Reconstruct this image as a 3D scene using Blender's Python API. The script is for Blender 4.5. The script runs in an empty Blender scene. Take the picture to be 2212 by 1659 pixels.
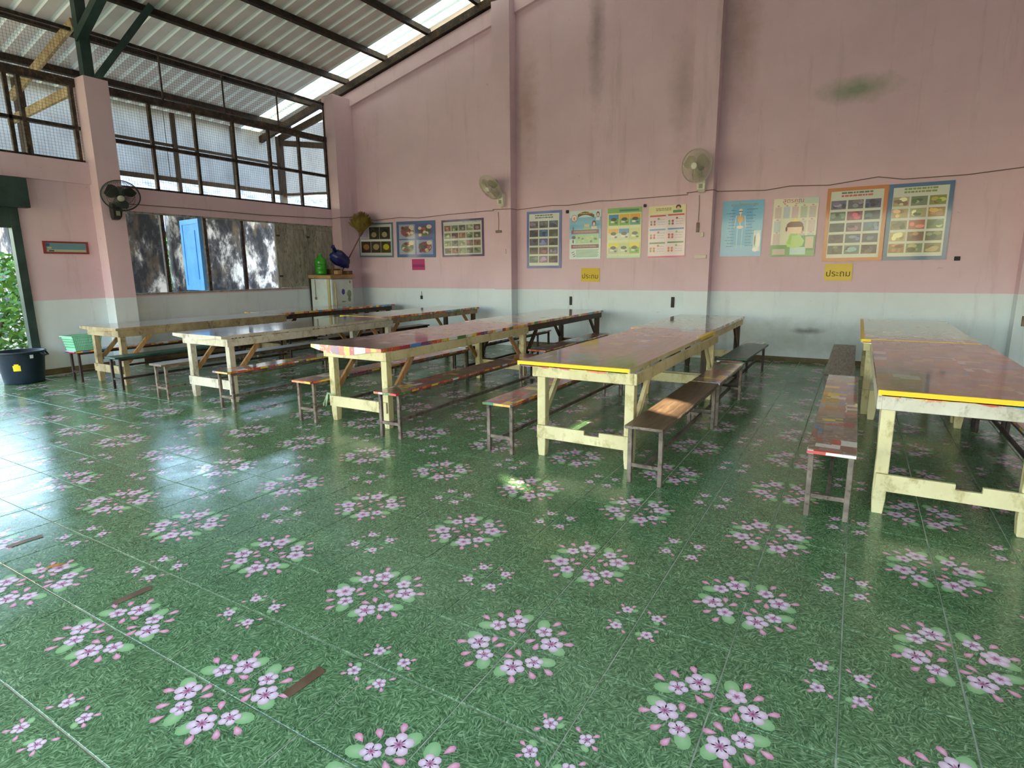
import bpy, bmesh, math, random
from mathutils import Vector, Matrix
random.seed(7)
SC = bpy.context.scene
COL = SC.collection
R = math.radians

# ------------------------------------------------------------------ camera
cam_d = bpy.data.cameras.new('camera')
cam_d.sensor_width = 36.0
cam_d.lens = 1256.93 / 2212.0 * 36.0
cam_d.clip_start = 0.05
cam_d.clip_end = 300
cam = bpy.data.objects.new('camera', cam_d)
COL.objects.link(cam)
yaw, pitch, roll = R(-30.492), R(-11.114), R(-0.546)
fw = Vector((math.sin(yaw) * math.cos(pitch), math.cos(yaw) * math.cos(pitch), math.sin(pitch)))
rt = Vector((math.cos(yaw), -math.sin(yaw), 0))
up = rt.cross(fw)
c_, s_ = math.cos(roll), math.sin(roll)
r2 = c_ * rt + s_ * up
u2 = -s_ * rt + c_ * up
M = Matrix.Identity(4)
for i in range(3):
    M[i][0] = r2[i]
    M[i][1] = u2[i]
    M[i][2] = -fw[i]
M.translation = (0.324, -2.715, 1.561)
cam.matrix_world = M
SC.camera = cam

# ------------------------------------------------------------------ sky, sun, exposure
world = bpy.data.worlds.new('sky')
SC.world = world
world.use_nodes = True
wn = world.node_tree.nodes
wn.clear()
w_out = wn.new('ShaderNodeOutputWorld')
w_bg = wn.new('ShaderNodeBackground')
w_sky = wn.new('ShaderNodeTexSky')
w_sky.sky_type = 'NISHITA'
w_sky.sun_disc = False
w_sky.sun_elevation = R(30)
w_sky.sun_rotation = R(120)
w_sky.air_density = 1.3
w_sky.dust_density = 1.0
w_bg.inputs['Strength'].default_value = 0.34
world.node_tree.links.new(w_sky.outputs[0], w_bg.inputs[0])
world.node_tree.links.new(w_bg.outputs[0], w_out.inputs[0])

SUN = Vector((0.80, -0.45, 0.40)).normalized()
sun_d = bpy.data.lights.new('sun', 'SUN')
sun_d.energy = 9.0
sun_d.angle = R(0.6)
sun_d.color = (1.0, 0.88, 0.66)
sun = bpy.data.objects.new('sun', sun_d)
COL.objects.link(sun)
sun.rotation_euler = SUN.to_track_quat('Z', 'Y').to_euler()
sun.location = (20, -12, 14)

SC.view_settings.view_transform = 'Standard'
SC.view_settings.look = 'None'
SC.view_settings.gamma = 1.0
SC.view_settings.use_curve_mapping = False
SC.view_settings.exposure = 2.5
try:
    SC.cycles.max_bounces = 10
    SC.cycles.diffuse_bounces = 6
    SC.cycles.glossy_bounces = 4
    SC.cycles.transmission_bounces = 4
    SC.cycles.caustics_reflective = False
    SC.cycles.caustics_refractive = False
    SC.cycles.use_denoising = True
    SC.cycles.sample_clamp_indirect = 6.0
except Exception:
    pass


# ------------------------------------------------------------------ colour helpers and materials
def lin(c):
    out = []
    for x in c[:3]:
        x = x / 255.0
        out.append(x / 12.92 if x <= 0.04045 else ((x + 0.055) / 1.055) ** 2.4)
    return (out[0], out[1], out[2], 1.0)


def new_mat(name):
    m = bpy.data.materials.new(name)
    m.use_nodes = True
    nt = m.node_tree
    b = nt.nodes['Principled BSDF']
    return m, nt, b


def N(nt, typ, **kw):
    n = nt.nodes.new(typ)
    for k, v in kw.items():
        setattr(n, k, v)
    return n


def coords(nt, kind, scale=(1, 1, 1)):
    if kind == 'world':
        g = N(nt, 'ShaderNodeNewGeometry')
        src = g.outputs['Position']
    else:
        g = N(nt, 'ShaderNodeTexCoord')
        src = g.outputs['Object']
    mp = N(nt, 'ShaderNodeMapping')
    mp.inputs['Scale'].default_value = scale
    nt.links.new(src, mp.inputs['Vector'])
    return mp.outputs['Vector']


def noise(nt, vec, scale, detail=3, rough=0.6, dist=0.0):
    n = N(nt, 'ShaderNodeTexNoise')
    n.inputs['Scale'].default_value = scale
    n.inputs['Detail'].default_value = detail
    n.inputs['Roughness'].default_value = rough
    n.inputs['Distortion'].default_value = dist
    nt.links.new(vec, n.inputs['Vector'])
    return n.outputs['Fac']


def ramp(nt, fac, stops, interp='LINEAR'):
    r = N(nt, 'ShaderNodeValToRGB')
    r.color_ramp.interpolation = interp
    el = r.color_ramp.elements
    while len(el) < len(stops):
        el.new(0.5)
    for e, (p, c) in zip(el, stops):
        e.position = p
        e.color = c if len(c) == 4 else lin(c)
    nt.links.new(fac, r.inputs['Fac'])
    return r.outputs['Color']


def mix(nt, fac, a, b, mode='MIX'):
    n = N(nt, 'ShaderNodeMix', data_type='RGBA', blend_type=mode)
    if isinstance(fac, (int, float)):
        n.inputs[0].default_value = fac
    else:
        nt.links.new(fac, n.inputs[0])
    for idx, x in ((6, a), (7, b)):
        if isinstance(x, tuple):
            n.inputs[idx].default_value = x
        else:
            nt.links.new(x, n.inputs[idx])
    return n.outputs[2]


def bump(nt, b, fac, strength=0.2, dist=0.01):
    bp = N(nt, 'ShaderNodeBump')
    bp.inputs['Strength'].default_value = strength
    bp.inputs['Distance'].default_value = dist
    nt.links.new(fac, bp.inputs['Height'])
    nt.links.new(bp.outputs['Normal'], b.inputs['Normal'])


BW = {}


def grain(name, c1, c2, rough=0.6, scale=6, stretch=(1, 1, 1), kind='object', metal=0.0, spec=0.4, dirt=None, lo=0.35, hi=0.65, bmp=0.15):
    """two-tone noisy surface, optionally with a third dirt colour"""
    m, nt, b = new_mat(name)
    v = coords(nt, kind, stretch)
    f = noise(nt, v, scale, 4)
    col = ramp(nt, f, [(lo, c1), (hi, c2)])
    if dirt:
        f2 = noise(nt, v, scale * 2.3, 5, 0.7)
        msk = ramp(nt, f2, [(0.52, (0, 0, 0, 1)), (0.68, (1, 1, 1, 1))])
        col = mix(nt, msk, col, lin(dirt))
    nt.links.new(col, b.inputs['Base Color'])
    b.inputs['Roughness'].default_value = rough
    b.inputs['Metallic'].default_value = metal
    b.inputs['Specular IOR Level'].default_value = spec
    if bmp:
        bump(nt, b, f, bmp, 0.004)
    BW[name] = m
    return m


def plain(name, c, rough=0.5, metal=0.0, spec=0.5):
    m, nt, b = new_mat(name)
    b.inputs['Base Color'].default_value = lin(c)
    b.inputs['Roughness'].default_value = rough
    b.inputs['Metallic'].default_value = metal
    b.inputs['Specular IOR Level'].default_value = spec
    BW[name] = m
    return m


PAINT_Z = 1.16


def wall_paint():
    m, nt, b = new_mat('two_tone_wall_paint')
    v = coords(nt, 'world')
    f = noise(nt, v, 0.9, 4)
    pink = ramp(nt, f, [(0.3, (212, 184, 195)), (0.7, (223, 196, 206))])
    mint = ramp(nt, f, [(0.3, (210, 221, 226)), (0.7, (224, 233, 238))])
    # wobbly painted boundary
    sep = N(nt, 'ShaderNodeSeparateXYZ')
    nt.links.new(v, sep.inputs[0])
    wob = noise(nt, v, 3.0, 3)
    ma = N(nt, 'ShaderNodeMath', operation='MULTIPLY_ADD')
    nt.links.new(wob, ma.inputs[0])
    ma.inputs[1].default_value = 0.018
    nt.links.new(sep.outputs['Z'], ma.inputs[2])
    gt = N(nt, 'ShaderNodeMath', operation='GREATER_THAN')
    nt.links.new(ma.outputs[0], gt.inputs[0])
    gt.inputs[1].default_value = PAINT_Z + 0.009
    col = mix(nt, gt.outputs[0], mint, pink)
    # grime: long vertical streaks and small scuffs
    vs = coords(nt, 'world', (1.6, 1.6, 0.16))
    st = noise(nt, vs, 3.0, 6, 0.7)
    stm = ramp(nt, st, [(0.56, (0, 0, 0, 1)), (0.82, (0.32, 0.32, 0.32, 1))])
    col = mix(nt, stm, col, lin((120, 96, 88)))
    sp = noise(nt, coords(nt, 'world', (1, 1, 2.2)), 5.0, 6, 0.75)
    spm = ramp(nt, sp, [(0.665, (0, 0, 0, 1)), (0.74, (0.6, 0.6, 0.6, 1))])
    col = mix(nt, spm, col, lin((96, 84, 76)))

    def blob(cx, cz, rx, rz, colr, amount, thr=(0.25, 0.75)):
        nonlocal col
        mp = N(nt, 'ShaderNodeMapping')
        mp.inputs['Location'].default_value = (-cx / rx, -8.02 / 3.0, -cz / rz)
        mp.inputs['Scale'].default_value = (1 / rx, 1 / 3.0, 1 / rz)
        nt.links.new(v, mp.inputs['Vector'])
        ln = N(nt, 'ShaderNodeVectorMath', operation='LENGTH')
        nt.links.new(mp.outputs[0], ln.inputs[0])
        a = N(nt, 'ShaderNodeMath', operation='MULTIPLY_ADD')
        nn = noise(nt, v, 4.0, 5, 0.65)
        nt.links.new(nn, a.inputs[0])
        a.inputs[1].default_value = 0.7
        nt.links.new(ln.outputs['Value'], a.inputs[2])
        k = amount
        msk = ramp(nt, a.outputs[0], [(0.40, (k, k, k, 1)), (1.0, (0, 0, 0, 1))])
        col = mix(nt, msk, col, lin(colr))
    blob(0.05, 4.17, 1.00, 0.36, (112, 140, 102), 0.75)      # green mould smear
    blob(-4.15, 5.7, 0.30, 2.4, (118, 102, 98), 0.55)        # dark drip line
    blob(-1.65, 5.3, 0.55, 2.4, (150, 122, 116), 0.55)
    blob(-2.55, 4.6, 0.45, 1.9, (140, 126, 124), 0.45)
    blob(-5.6, 4.6, 0.50, 2.2, (160, 132, 118), 0.55)
    blob(-0.5, 0.35, 2.3, 0.65, (150, 156, 144), 0.6)
    blob(-0.35, 0.52, 0.42, 0.10, (80, 80, 74), 0.8)
    nt.links.new(col, b.inputs['Base Color'])
    b.inputs['Roughness'].default_value = 0.62
    b.inputs['Specular IOR Level'].default_value = 0.35
    bump(nt, b, noise(nt, v, 14, 5), 0.18, 0.006)
    BW['wall'] = m
    return m


def grass_print():
    m, nt, b = new_mat('printed_grass_tile_glaze')
    v = coords(nt, 'world')
    def blades(cell, off):
        mo = N(nt, 'ShaderNodeMapping')
        mo.inputs['Location'].default_value = off
        nt.links.new(v, mo.inputs['Vector'])
        vo = N(nt, 'ShaderNodeTexVoronoi', voronoi_dimensions='2D')
        vo.inputs['Scale'].default_value = cell
        nt.links.new(mo.outputs[0], vo.inputs['Vector'])
        sc_ = N(nt, 'ShaderNodeSeparateColor')
        nt.links.new(vo.outputs['Color'], sc_.inputs[0])
        an = N(nt, 'ShaderNodeMath', operation='MULTIPLY')
        nt.links.new(sc_.outputs[0], an.inputs[0])
        an.inputs[1].default_value = 6.283
        vr = N(nt, 'ShaderNodeVectorRotate', rotation_type='Z_AXIS')
        nt.links.new(mo.outputs[0], vr.inputs['Vector'])
        nt.links.new(an.outputs[0], vr.inputs['Angle'])
        mp = N(nt, 'ShaderNodeMapping')
        mp.inputs['Scale'].default_value = (26, 150, 1)
        nt.links.new(vr.outputs[0], mp.inputs['Vector'])
        return noise(nt, mp.outputs[0], 1.0, 1.0, 0.5, 0.4)
    g1 = blades(24.0, (0, 0, 0))
    g2 = blades(31.0, (3.3, 1.7, 0))
    mxn = N(nt, 'ShaderNodeMath', operation='MAXIMUM')
    nt.links.new(g1, mxn.inputs[0])
    nt.links.new(g2, mxn.inputs[1])
    col = ramp(nt, mxn.outputs[0], [(0.40, (54, 86, 54)), (0.52, (82, 122, 80)), (0.62, (110, 150, 104)), (0.74, (154, 188, 144))])
    big = noise(nt, v, 5, 3)
    tint = ramp(nt, big, [(0.3, (226, 226, 226)), (0.7, (255, 255, 255))])
    col = mix(nt, 1.0, col, tint, 'MULTIPLY')
    nt.links.new(col, b.inputs['Base Color'])
    rn = noise(nt, v, 3.5, 4)
    rr = ramp(nt, rn, [(0.3, (0.13, 0.13, 0.13, 1)), (0.75, (0.30, 0.30, 0.30, 1))])
    nt.links.new(rr, b.inputs['Roughness'])
    b.inputs['Specular IOR Level'].default_value = 0.6
    bump(nt, b, noise(nt, v, 22.0, 4, 0.6), 0.10, 0.004)
    BW['tile'] = m
    return m


def printed(name, rough=0.18, spec=0.5, coat=0.0):
    m, nt, b = new_mat(name)
    a = N(nt, 'ShaderNodeAttribute', attribute_name='Col')
    nt.links.new(a.outputs['Color'], b.inputs['Base Color'])
    b.inputs['Roughness'].default_value = rough
    b.inputs['Specular IOR Level'].default_value = spec
    b.inputs['Coat Weight'].default_value = coat
    b.inputs['Coat Roughness'].default_value = 0.08
    BW[name] = m
    return m


PAL_TOP = [(140, 98, 88), (132, 100, 78), (146, 116, 114), (96, 118, 154), (178, 146, 76), (186, 180, 176), (126, 116, 72), (160, 106, 66), (142, 78, 72), (116, 86, 88), (152, 126, 118), (134, 92, 82)]
PAL_EDGE = [(196, 58, 40), (222, 112, 40), (236, 200, 60), (72, 130, 60), (74, 140, 206), (232, 232, 226), (176, 44, 74), (206, 76, 46), (120, 60, 120), (240, 168, 60)]


def patchwork(name, pal, cell=(6.5, 5.5, 20.0), seed=0.0, wear=None, sat_white=0.25, rough=0.2, wear_axis='X'):
    m, nt, b = new_mat(name)
    tc = N(nt, 'ShaderNodeTexCoord')
    oi = N(nt, 'ShaderNodeObjectInfo')
    jit = N(nt, 'ShaderNodeTexNoise')
    jit.inputs['Scale'].default_value = 2.2
    nt.links.new(tc.outputs['Object'], jit.inputs['Vector'])
    ad = N(nt, 'ShaderNodeVectorMath', operation='MULTIPLY_ADD')
    nt.links.new(jit.outputs['Color'], ad.inputs[0])
    ad.inputs[1].default_value = (0.05, 0.05, 0.0)
    nt.links.new(tc.outputs['Object'], ad.inputs[2])

    def layer(sc, off):
        mp = N(nt, 'ShaderNodeMapping')
        mp.inputs['Scale'].default_value = sc
        mp.inputs['Location'].default_value = off
        nt.links.new(ad.outputs[0], mp.inputs['Vector'])
        fl = N(nt, 'ShaderNodeVectorMath', operation='FLOOR')
        nt.links.new(mp.outputs[0], fl.inputs[0])
        wn_ = N(nt, 'ShaderNodeTexWhiteNoise', noise_dimensions='4D')
        nt.links.new(fl.outputs[0], wn_.inputs['Vector'])
        nt.links.new(oi.outputs['Random'], wn_.inputs['W'])
        return wn_
    a = layer(cell, (0.3 + seed, 0.1, 0.5))
    n = len(pal)
    stops = [(i / n, lin(c)) for i, c in enumerate(pal)]
    col = ramp(nt, a.outputs['Value'], stops, 'CONSTANT')
    c2 = layer((cell[0] * 2.3, cell[1] * 1.7, cell[2]), (1.7, 3.2 + seed, 0.5))
    pal2 = pal[3:] + pal[:3]
    col2 = ramp(nt, c2.outputs['Value'], [(i / n, lin(c)) for i, c in enumerate(pal2)], 'CONSTANT')
    sel = N(nt, 'ShaderNodeMath', operation='GREATER_THAN')
    sep = N(nt, 'ShaderNodeSeparateColor')
    nt.links.new(c2.outputs['Color'], sep.inputs[0])
    nt.links.new(sep.outputs[0], sel.inputs[0])
    sel.inputs[1].default_value = 0.62
    col = mix(nt, sel.outputs[0], col, col2)
    # small printed figures
    fg = noise(nt, ad.outputs[0], 17.0, 3, 0.6, 1.2)
    fgm = ramp(nt, fg, [(0.60, (0, 0, 0, 1)), (0.63, (sat_white, sat_white, sat_white, 1))])
    col = mix(nt, fgm, col, lin((214, 206, 198)))
    fg2 = noise(nt, ad.outputs[0], 11.0, 4, 0.6, 0.8)
    fgm2 = ramp(nt, fg2, [(0.57, (0, 0, 0, 1)), (0.66, (0.5, 0.5, 0.5, 1))])
    col = mix(nt, fgm2, col, lin((110, 72, 58)))
    if wear:
        s2 = N(nt, 'ShaderNodeSeparateXYZ')
        nt.links.new(tc.outputs['Object'], s2.inputs[0])
        w1 = N(nt, 'ShaderNodeMath', operation='MULTIPLY_ADD')
        wnn = noise(nt, tc.outputs['Object'], 2.4, 3)
        nt.links.new(wnn, w1.inputs[0])
        w1.inputs[1].default_value = 0.42
        nt.links.new(s2.outputs[wear_axis], w1.inputs[2])
        g = N(nt, 'ShaderNodeMath', operation='GREATER_THAN')
        nt.links.new(w1.outputs[0], g.inputs[0])
        g.inputs[1].default_value = wear
        gr = noise(nt, coords(nt, 'object', (26, 1.2, 1)), 2.0, 4)
        wood = ramp(nt, gr, [(0.3, (84, 70, 54)), (0.7, (132, 112, 86))])
        col = mix(nt, g.outputs[0], col, wood)
    nt.links.new(col, b.inputs['Base Color'])
    b.inputs['Roughness'].default_value = rough + 0.12
    b.inputs['Specular IOR Level'].default_value = 0.5
    b.inputs['Coat Weight'].default_value = 1.0
    b.inputs['Coat Roughness'].default_value = 0.07
    BW[name] = m
    return m


def sheet_metal(name, c1, c2, rough, metal):
    m, nt, b = new_mat(name)
    v = coords(nt, 'world')
    col = ramp(nt, noise(nt, v, 1.7, 5), [(0.3, c1), (0.7, c2)])
    nt.links.new(col, b.inputs['Base Color'])
    b.inputs['Roughness'].default_value = rough
    b.inputs['Metallic'].default_value = metal
    BW[name] = m
    return m


def translucent(name, c, trans=0.7, stain=None):
    m = bpy.data.materials.new(name)
    m.use_nodes = True
    nt = m.node_tree
    b = nt.nodes['Principled BSDF']
    out = nt.nodes['Material Output']
    b.inputs['Roughness'].default_value = 0.5
    t = N(nt, 'ShaderNodeBsdfTranslucent')
    ms = N(nt, 'ShaderNodeMixShader')
    ms.inputs[0].default_value = trans
    v = coords(nt, 'world')
    d = tuple(int(x * 0.8) for x in c)
    col = ramp(nt, noise(nt, v, 1.5, 5), [(0.3, stain or d), (0.62, c)])
    nt.links.new(col, b.inputs['Base Color'])
    nt.links.new(col, t.inputs['Color'])
    nt.links.new(b.outputs[0], ms.inputs[1])
    nt.links.new(t.outputs[0], ms.inputs[2])
    nt.links.new(ms.outputs[0], out.inputs['Surface'])
    BW[name] = m
    return m


def mould_plaster():
    m, nt, b = new_mat('mouldy_plaster')
    v = coords(nt, 'world', (1, 1, 0.55))
    f = noise(nt, v, 2.6, 8, 0.66, 0.15)
    col = ramp(nt, f, [(0.44, (48, 48, 52)), (0.52, (90, 88, 92)), (0.565, (176, 170, 168)), (0.62, (244, 240, 236))])
    f2 = noise(nt, coords(nt, 'world', (1, 1, 0.4)), 3.4, 4)
    col = mix(nt, ramp(nt, f2, [(0.5, (0, 0, 0, 1)), (0.75, (0.5, 0.5, 0.5, 1))]), col, lin((168, 140, 108)))
    nt.links.new(col, b.inputs['Base Color'])
    b.inputs['Roughness'].default_value = 0.9
    BW['mould'] = m
    return m


wall_paint()
grass_print()
mould_plaster()
printed('tile_print', 0.16, 0.6)
printed('poster_print', 0.4, 0.4, 0.35)
printed('paper_print', 0.7, 0.3)
patchwork('patch_top', PAL_TOP)
patchwork('patch_top_worn', PAL_TOP, wear=0.42)
patchwork('patch_top_bare', PAL_TOP, wear=-0.75, wear_axis='Y')
patchwork('patch_edge', PAL_EDGE, (6, 6, 1.0), 0.7, sat_white=0.6)
patchwork('patch_bench', PAL_TOP[:3] + PAL_EDGE[:7] + PAL_TOP[8:], (7, 8, 20), 0.2, sat_white=0.4)
grain('grout', (160, 170, 144), (206, 212, 188), 0.8, 8, kind='world')
grain('cream_wood', (204, 192, 144), (220, 210, 164), 0.55, 3, (1.5, 1.5, 1), dirt=(172, 156, 104))
grain('white_wood', (190, 182, 160), (216, 210, 192), 0.6, 3, (1.5, 1.5, 1), dirt=(152, 140, 118))
grain('old_wood', (142, 124, 92), (176, 160, 124), 0.65, 3, (1.5, 1.5, 1), dirt=(112, 96, 70))
grain('dark_wood', (58, 46, 36), (86, 70, 54), 0.6, 5, (6, 6, 1))
grain('raw_wood', (150, 112, 72), (184, 146, 98), 0.65, 5, (6, 6, 1))
grain('brown_plank', (84, 66, 50), (116, 94, 72), 0.42, 4, (9, 1, 1))
grain('grey_plank', (126, 120, 112), (164, 158, 150), 0.5, 4, (9, 1, 1), dirt=(90, 80, 68))
grain('green_plank', (28, 66, 56), (54, 98, 84), 0.35, 4, (6, 1, 1))
grain('bench_leg', (96, 84, 74), (140, 126, 114), 0.55, 9, (1, 1, 1), dirt=(62, 46, 36), metal=0.2)
grain('dark_leg', (44, 34, 32), (70, 56, 52), 0.5, 9, metal=0.2)
plain('yellow_tape', (244, 204, 24), 0.35)
grain('rusty_steel', (34, 28, 25), (60, 48, 40), 0.6, 5, dirt=(92, 60, 40), metal=0.3)
grain('teal_steel', (40, 58, 56), (58, 78, 74), 0.5, 3, metal=0.2)
grain('window_iron', (44, 38, 36), (74, 62, 56), 0.6, 7, dirt=(110, 86, 64), metal=0.2)
sheet_metal('roof_pan', (190, 186, 186), (212, 208, 206), 0.4, 0.1)
sheet_metal('roof_rib_glint', (224, 238, 242), (238, 248, 250), 0.3, 0.0)  # paler than the pans: glint along the ribs put into the colour
translucent('skylight', (172, 168, 140), 0.7)
translucent('clad_sheet', (158, 158, 158), 0.45, (134, 132, 132))
plain('cable_grey', (122, 104, 98), 0.6)
plain('black_rubber', (26, 24, 26), 0.5)
grain('baseboard_dirt', (84, 74, 52), (112, 100, 74), 0.7, 5, kind='world')
plain('fan_ivory', (222, 222, 206), 0.4)
plain('fan_blade', (168, 160, 140), 0.35)
plain('fan_backlit', (38, 40, 38), 0.4)  # backlit darkness of the left fan put into the colour
plain('fan_grey', (150, 152, 134), 0.5)
plain('fan_wire', (196, 192, 172), 0.4)
grain('shutter_blue', (92, 166, 244), (112, 186, 250), 0.5, 3)
grain('shutter_grey', (136, 134, 122), (170, 168, 156), 0.7, 3, (3, 3, 1), dirt=(96, 84, 66))
grain('fridge_white', (196, 208, 200), (212, 222, 216), 0.35, 4)
plain('fridge_trim', (178, 168, 116), 0.5)
grain('cardboard', (150, 118, 78), (178, 144, 98), 0.8, 5)
grain('dark_card', (84, 64, 42), (112, 88, 60), 0.8, 5)
plain('sticker_blue', (52, 60, 160), 0.4)
plain('sticker_olive', (128, 138, 118), 0.4)
plain('sticker_red', (170, 110, 96), 0.4)
m_, nt_, b_ = new_mat('green_bottle')
b_.inputs['Base Color'].default_value = lin((56, 170, 40))
b_.inputs['Roughness'].default_value = 0.2
b_.inputs['Transmission Weight'].default_value = 0.25
BW['green_bottle'] = m_
grain('blue_bag', (26, 30, 78), (44, 50, 112), 0.32, 6)
grain('broom_straw', (96, 82, 30), (134, 114, 50), 0.8, 8)
plain('broom_stick', (110, 58, 48), 0.5)
grain('bin_navy', (22, 32, 44), (34, 46, 60), 0.35, 4)
plain('bin_yellow', (236, 210, 30), 0.5)
plain('bin_white', (220, 224, 222), 0.5)
plain('basket_mint', (132, 206, 172), 0.4)
plain('frame_red', (142, 52, 56), 0.5)
grain('dry_leaf', (170, 110, 30), (214, 150, 40), 0.7, 20)
grain('brown_tape', (86, 66, 48), (112, 88, 66), 0.5, 9)
grain('ground_dirt', (150, 132, 100), (186, 170, 138), 0.9, 1.5, kind='world', dirt=(110, 128, 70))
grain('kerb', (190, 184, 172), (214, 208, 198), 0.9, 3, kind='world')
grain('leaf_a', (74, 128, 40), (140, 186, 76), 0.5, 3, kind='world', lo=0.3, hi=0.7)
grain('leaf_b', (52, 104, 40), (110, 160, 62), 0.5, 3, kind='world', lo=0.3, hi=0.7)
grain('bark', (78, 64, 50), (110, 92, 72), 0.9, 6)
grain('far_roof', (44, 52, 66), (78, 88, 104), 0.6, 3, kind='world')
plain('far_window', (216, 150, 84), 0.5)
plain('ink', (78, 62, 20), 0.7)
plain('hole_black', (22, 20, 20), 0.6)
plain('switch_ivory', (210, 196, 186), 0.5)
grain('rag', (150, 176, 140), (180, 200, 160), 0.9, 9)


# ------------------------------------------------------------------ mesh builder
class MB:
    def __init__(s):
        s.v = []
        s.f = []
        s.m = []
        s.c = []

    def poly(s, pts, mat=0, col=None):
        b = len(s.v)
        s.v += [tuple(p) for p in pts]
        s.f.append(tuple(range(b, b + len(pts))))
        s.m.append(mat)
        s.c.append(col)

    def fan(s, ctr, rim, mat, ccol, rcol):
        """triangle fan with a centre colour fading to a rim colour"""
        n = len(rim)
        b = len(s.v)
        s.v.append(tuple(ctr))
        s.v += [tuple(p) for p in rim]
        for i in range(n):
            s.f.append((b, b + 1 + i, b + 1 + (i + 1) % n))
            s.m.append(mat)
            s.c.append((ccol, rcol, rcol))

    def hexa(s, p, mat=0, mats=None):
        """p: 8 corners, bottom 4 ccw then top 4"""
        b = len(s.v)
        s.v += [tuple(q) for q in p]
        fs = [(0, 3, 2, 1), (4, 5, 6, 7), (0, 1, 5, 4), (1, 2, 6, 5), (2, 3, 7, 6), (3, 0, 4, 7)]
        for k, f in enumerate(fs):
            s.f.append(tuple(b + i for i in f))
            s.m.append(mats[k] if mats else mat)
            s.c.append(None)

    def box(s, x0, x1, y0, y1, z0, z1, mat=0, mats=None):
        s.hexa([(x0, y0, z0), (x1, y0, z0), (x1, y1, z0), (x0, y1, z0), (x0, y0, z1), (x1, y0, z1), (x1, y1, z1), (x0, y1, z1)], mat, mats)

    def beam(s, p, q, w, h, up=(0, 0, 1), mat=0):
        p, q = Vector(p), Vector(q)
        d = (q - p).normalized()
        u = Vector(up)
        r = d.cross(u)
        if r.length < 1e-4:
            r = d.cross(Vector((1, 0, 0)))
        r.normalize()
        u = r.cross(d)
        a, b_ = r * w / 2, u * h / 2
        s.hexa([p - a - b_, p + a - b_, q + a - b_, q - a - b_, p - a + b_, p + a + b_, q + a + b_, q - a + b_], mat)

    def tube(s, pts, r, n=6, mat=0, closed=False, cap=True):
        P = [Vector(p) for p in pts]
        rr = r if isinstance(r, (list, tuple)) else [r] * len(P)
        b = len(s.v)
        L = len(P)
        prev = None
        for i, p in enumerate(P):
            if closed:
                d = P[(i + 1) % L] - P[i - 1]
            else:
                d = P[min(i + 1, L - 1)] - P[max(i - 1, 0)]
            d.normalize()
            if prev is None:
                a = d.cross(Vector((0, 0, 1)))
                if a.length < 1e-3:
                    a = d.cross(Vector((1, 0, 0)))
            else:
                a = prev - d * prev.dot(d)
            a.normalize()
            prev = a
            c = d.cross(a)
            for k in range(n):
                t = 2 * math.pi * k / n
                s.v.append(tuple(p + a * math.cos(t) * rr[i] + c * math.sin(t) * rr[i]))
        segs = L if closed else L - 1
        for i in range(segs):
            j = (i + 1) % L
            for k in range(n):
                k2 = (k + 1) % n
                s.f.append((b + i * n + k, b + i * n + k2, b + j * n + k2, b + j * n + k))
                s.m.append(mat)
                s.c.append(None)
        if cap and not closed:
            s.f.append(tuple(b + k for k in range(n))[::-1])
            s.f.append(tuple(b + (L - 1) * n + k for k in range(n)))
            s.m += [mat, mat]
            s.c += [None, None]

    def lathe(s, prof, n=24, mat=0, M4=None, closed=False):
        b = len(s.v)
        for r, z in prof:
            for k in range(n):
                t = 2 * math.pi * k / n
                p = Vector((r * math.cos(t), r * math.sin(t), z))
                if M4 is not None:
                    p = M4 @ p
                s.v.append(tuple(p))
        for i in range(len(prof) - 1):
            for k in range(n):
                k2 = (k + 1) % n
                s.f.append((b + i * n + k, b + i * n + k2, b + (i + 1) * n + k2, b + (i + 1) * n + k))
                s.m.append(mat)
                s.c.append(None)

    def build(s, name, mats, parent=None, smooth=False, bevel=0.0, loc=None):
        me = bpy.data.meshes.new(name)
        me.from_pydata(s.v, [], s.f)
        if not isinstance(mats, (list, tuple)):
            mats = [mats]
        for mm in mats:
            me.materials.append(BW[mm])
        me.polygons.foreach_set('material_index', s.m)
        if smooth:
            me.polygons.foreach_set('use_smooth', [True] * len(s.f))
        if any(c is not None for c in s.c):
            ca = me.color_attributes.new('Col', 'FLOAT_COLOR', 'CORNER')
            data = []
            for f, c in zip(s.f, s.c):
                if c is None:
                    data += [0.5, 0.5, 0.5, 1] * len(f)
                elif isinstance(c[0], (tuple, list)):
                    for cc in c:
                        data += list(cc)
                else:
                    data += list(c) * len(f)
            ca.data.foreach_set('color', data)
        me.update()
        if bevel:
            bm = bmesh.new()
            bm.from_mesh(me)
            bmesh.ops.remove_doubles(bm, verts=bm.verts, dist=1e-6)
            bmesh.ops.bevel(bm, geom=list(bm.edges), offset=bevel, segments=1, affect='EDGES', clamp_overlap=True)
            bm.to_mesh(me)
            bm.free()
        o = bpy.data.objects.new(name, me)
        COL.objects.link(o)
        if parent is not None:
            o.parent = parent
        if loc is not None:
            o.location = loc
        return o


def tag(o, label, cat, group=None):
    o['label'] = label
    o['category'] = cat
    if group:
        o['group'] = group
    return o


def thing(name, label, cat, loc, rz=0.0, group=None):
    o = bpy.data.objects.new(name, None)
    o.empty_display_size = 0.1
    COL.objects.link(o)
    o.location = loc
    o.rotation_euler = (0, 0, rz)
    return tag(o, label, cat, group)


def struct(o):
    o['kind'] = 'structure'
    return o


def stuff(o):
    o['kind'] = 'stuff'
    return o


# ================================================================== THE ROOM
XL, XR = -10.55, 6.6          # inner faces of the side walls
YB, YF = 8.02, -4.8           # back wall, open front
ROOF = lambda x: 5.93 + 0.24 * (min(x, -4.0 - x) + 10.3)      # underside of the sheets; ridge at x = -2
T = 0.40                       # floor tile

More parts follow.
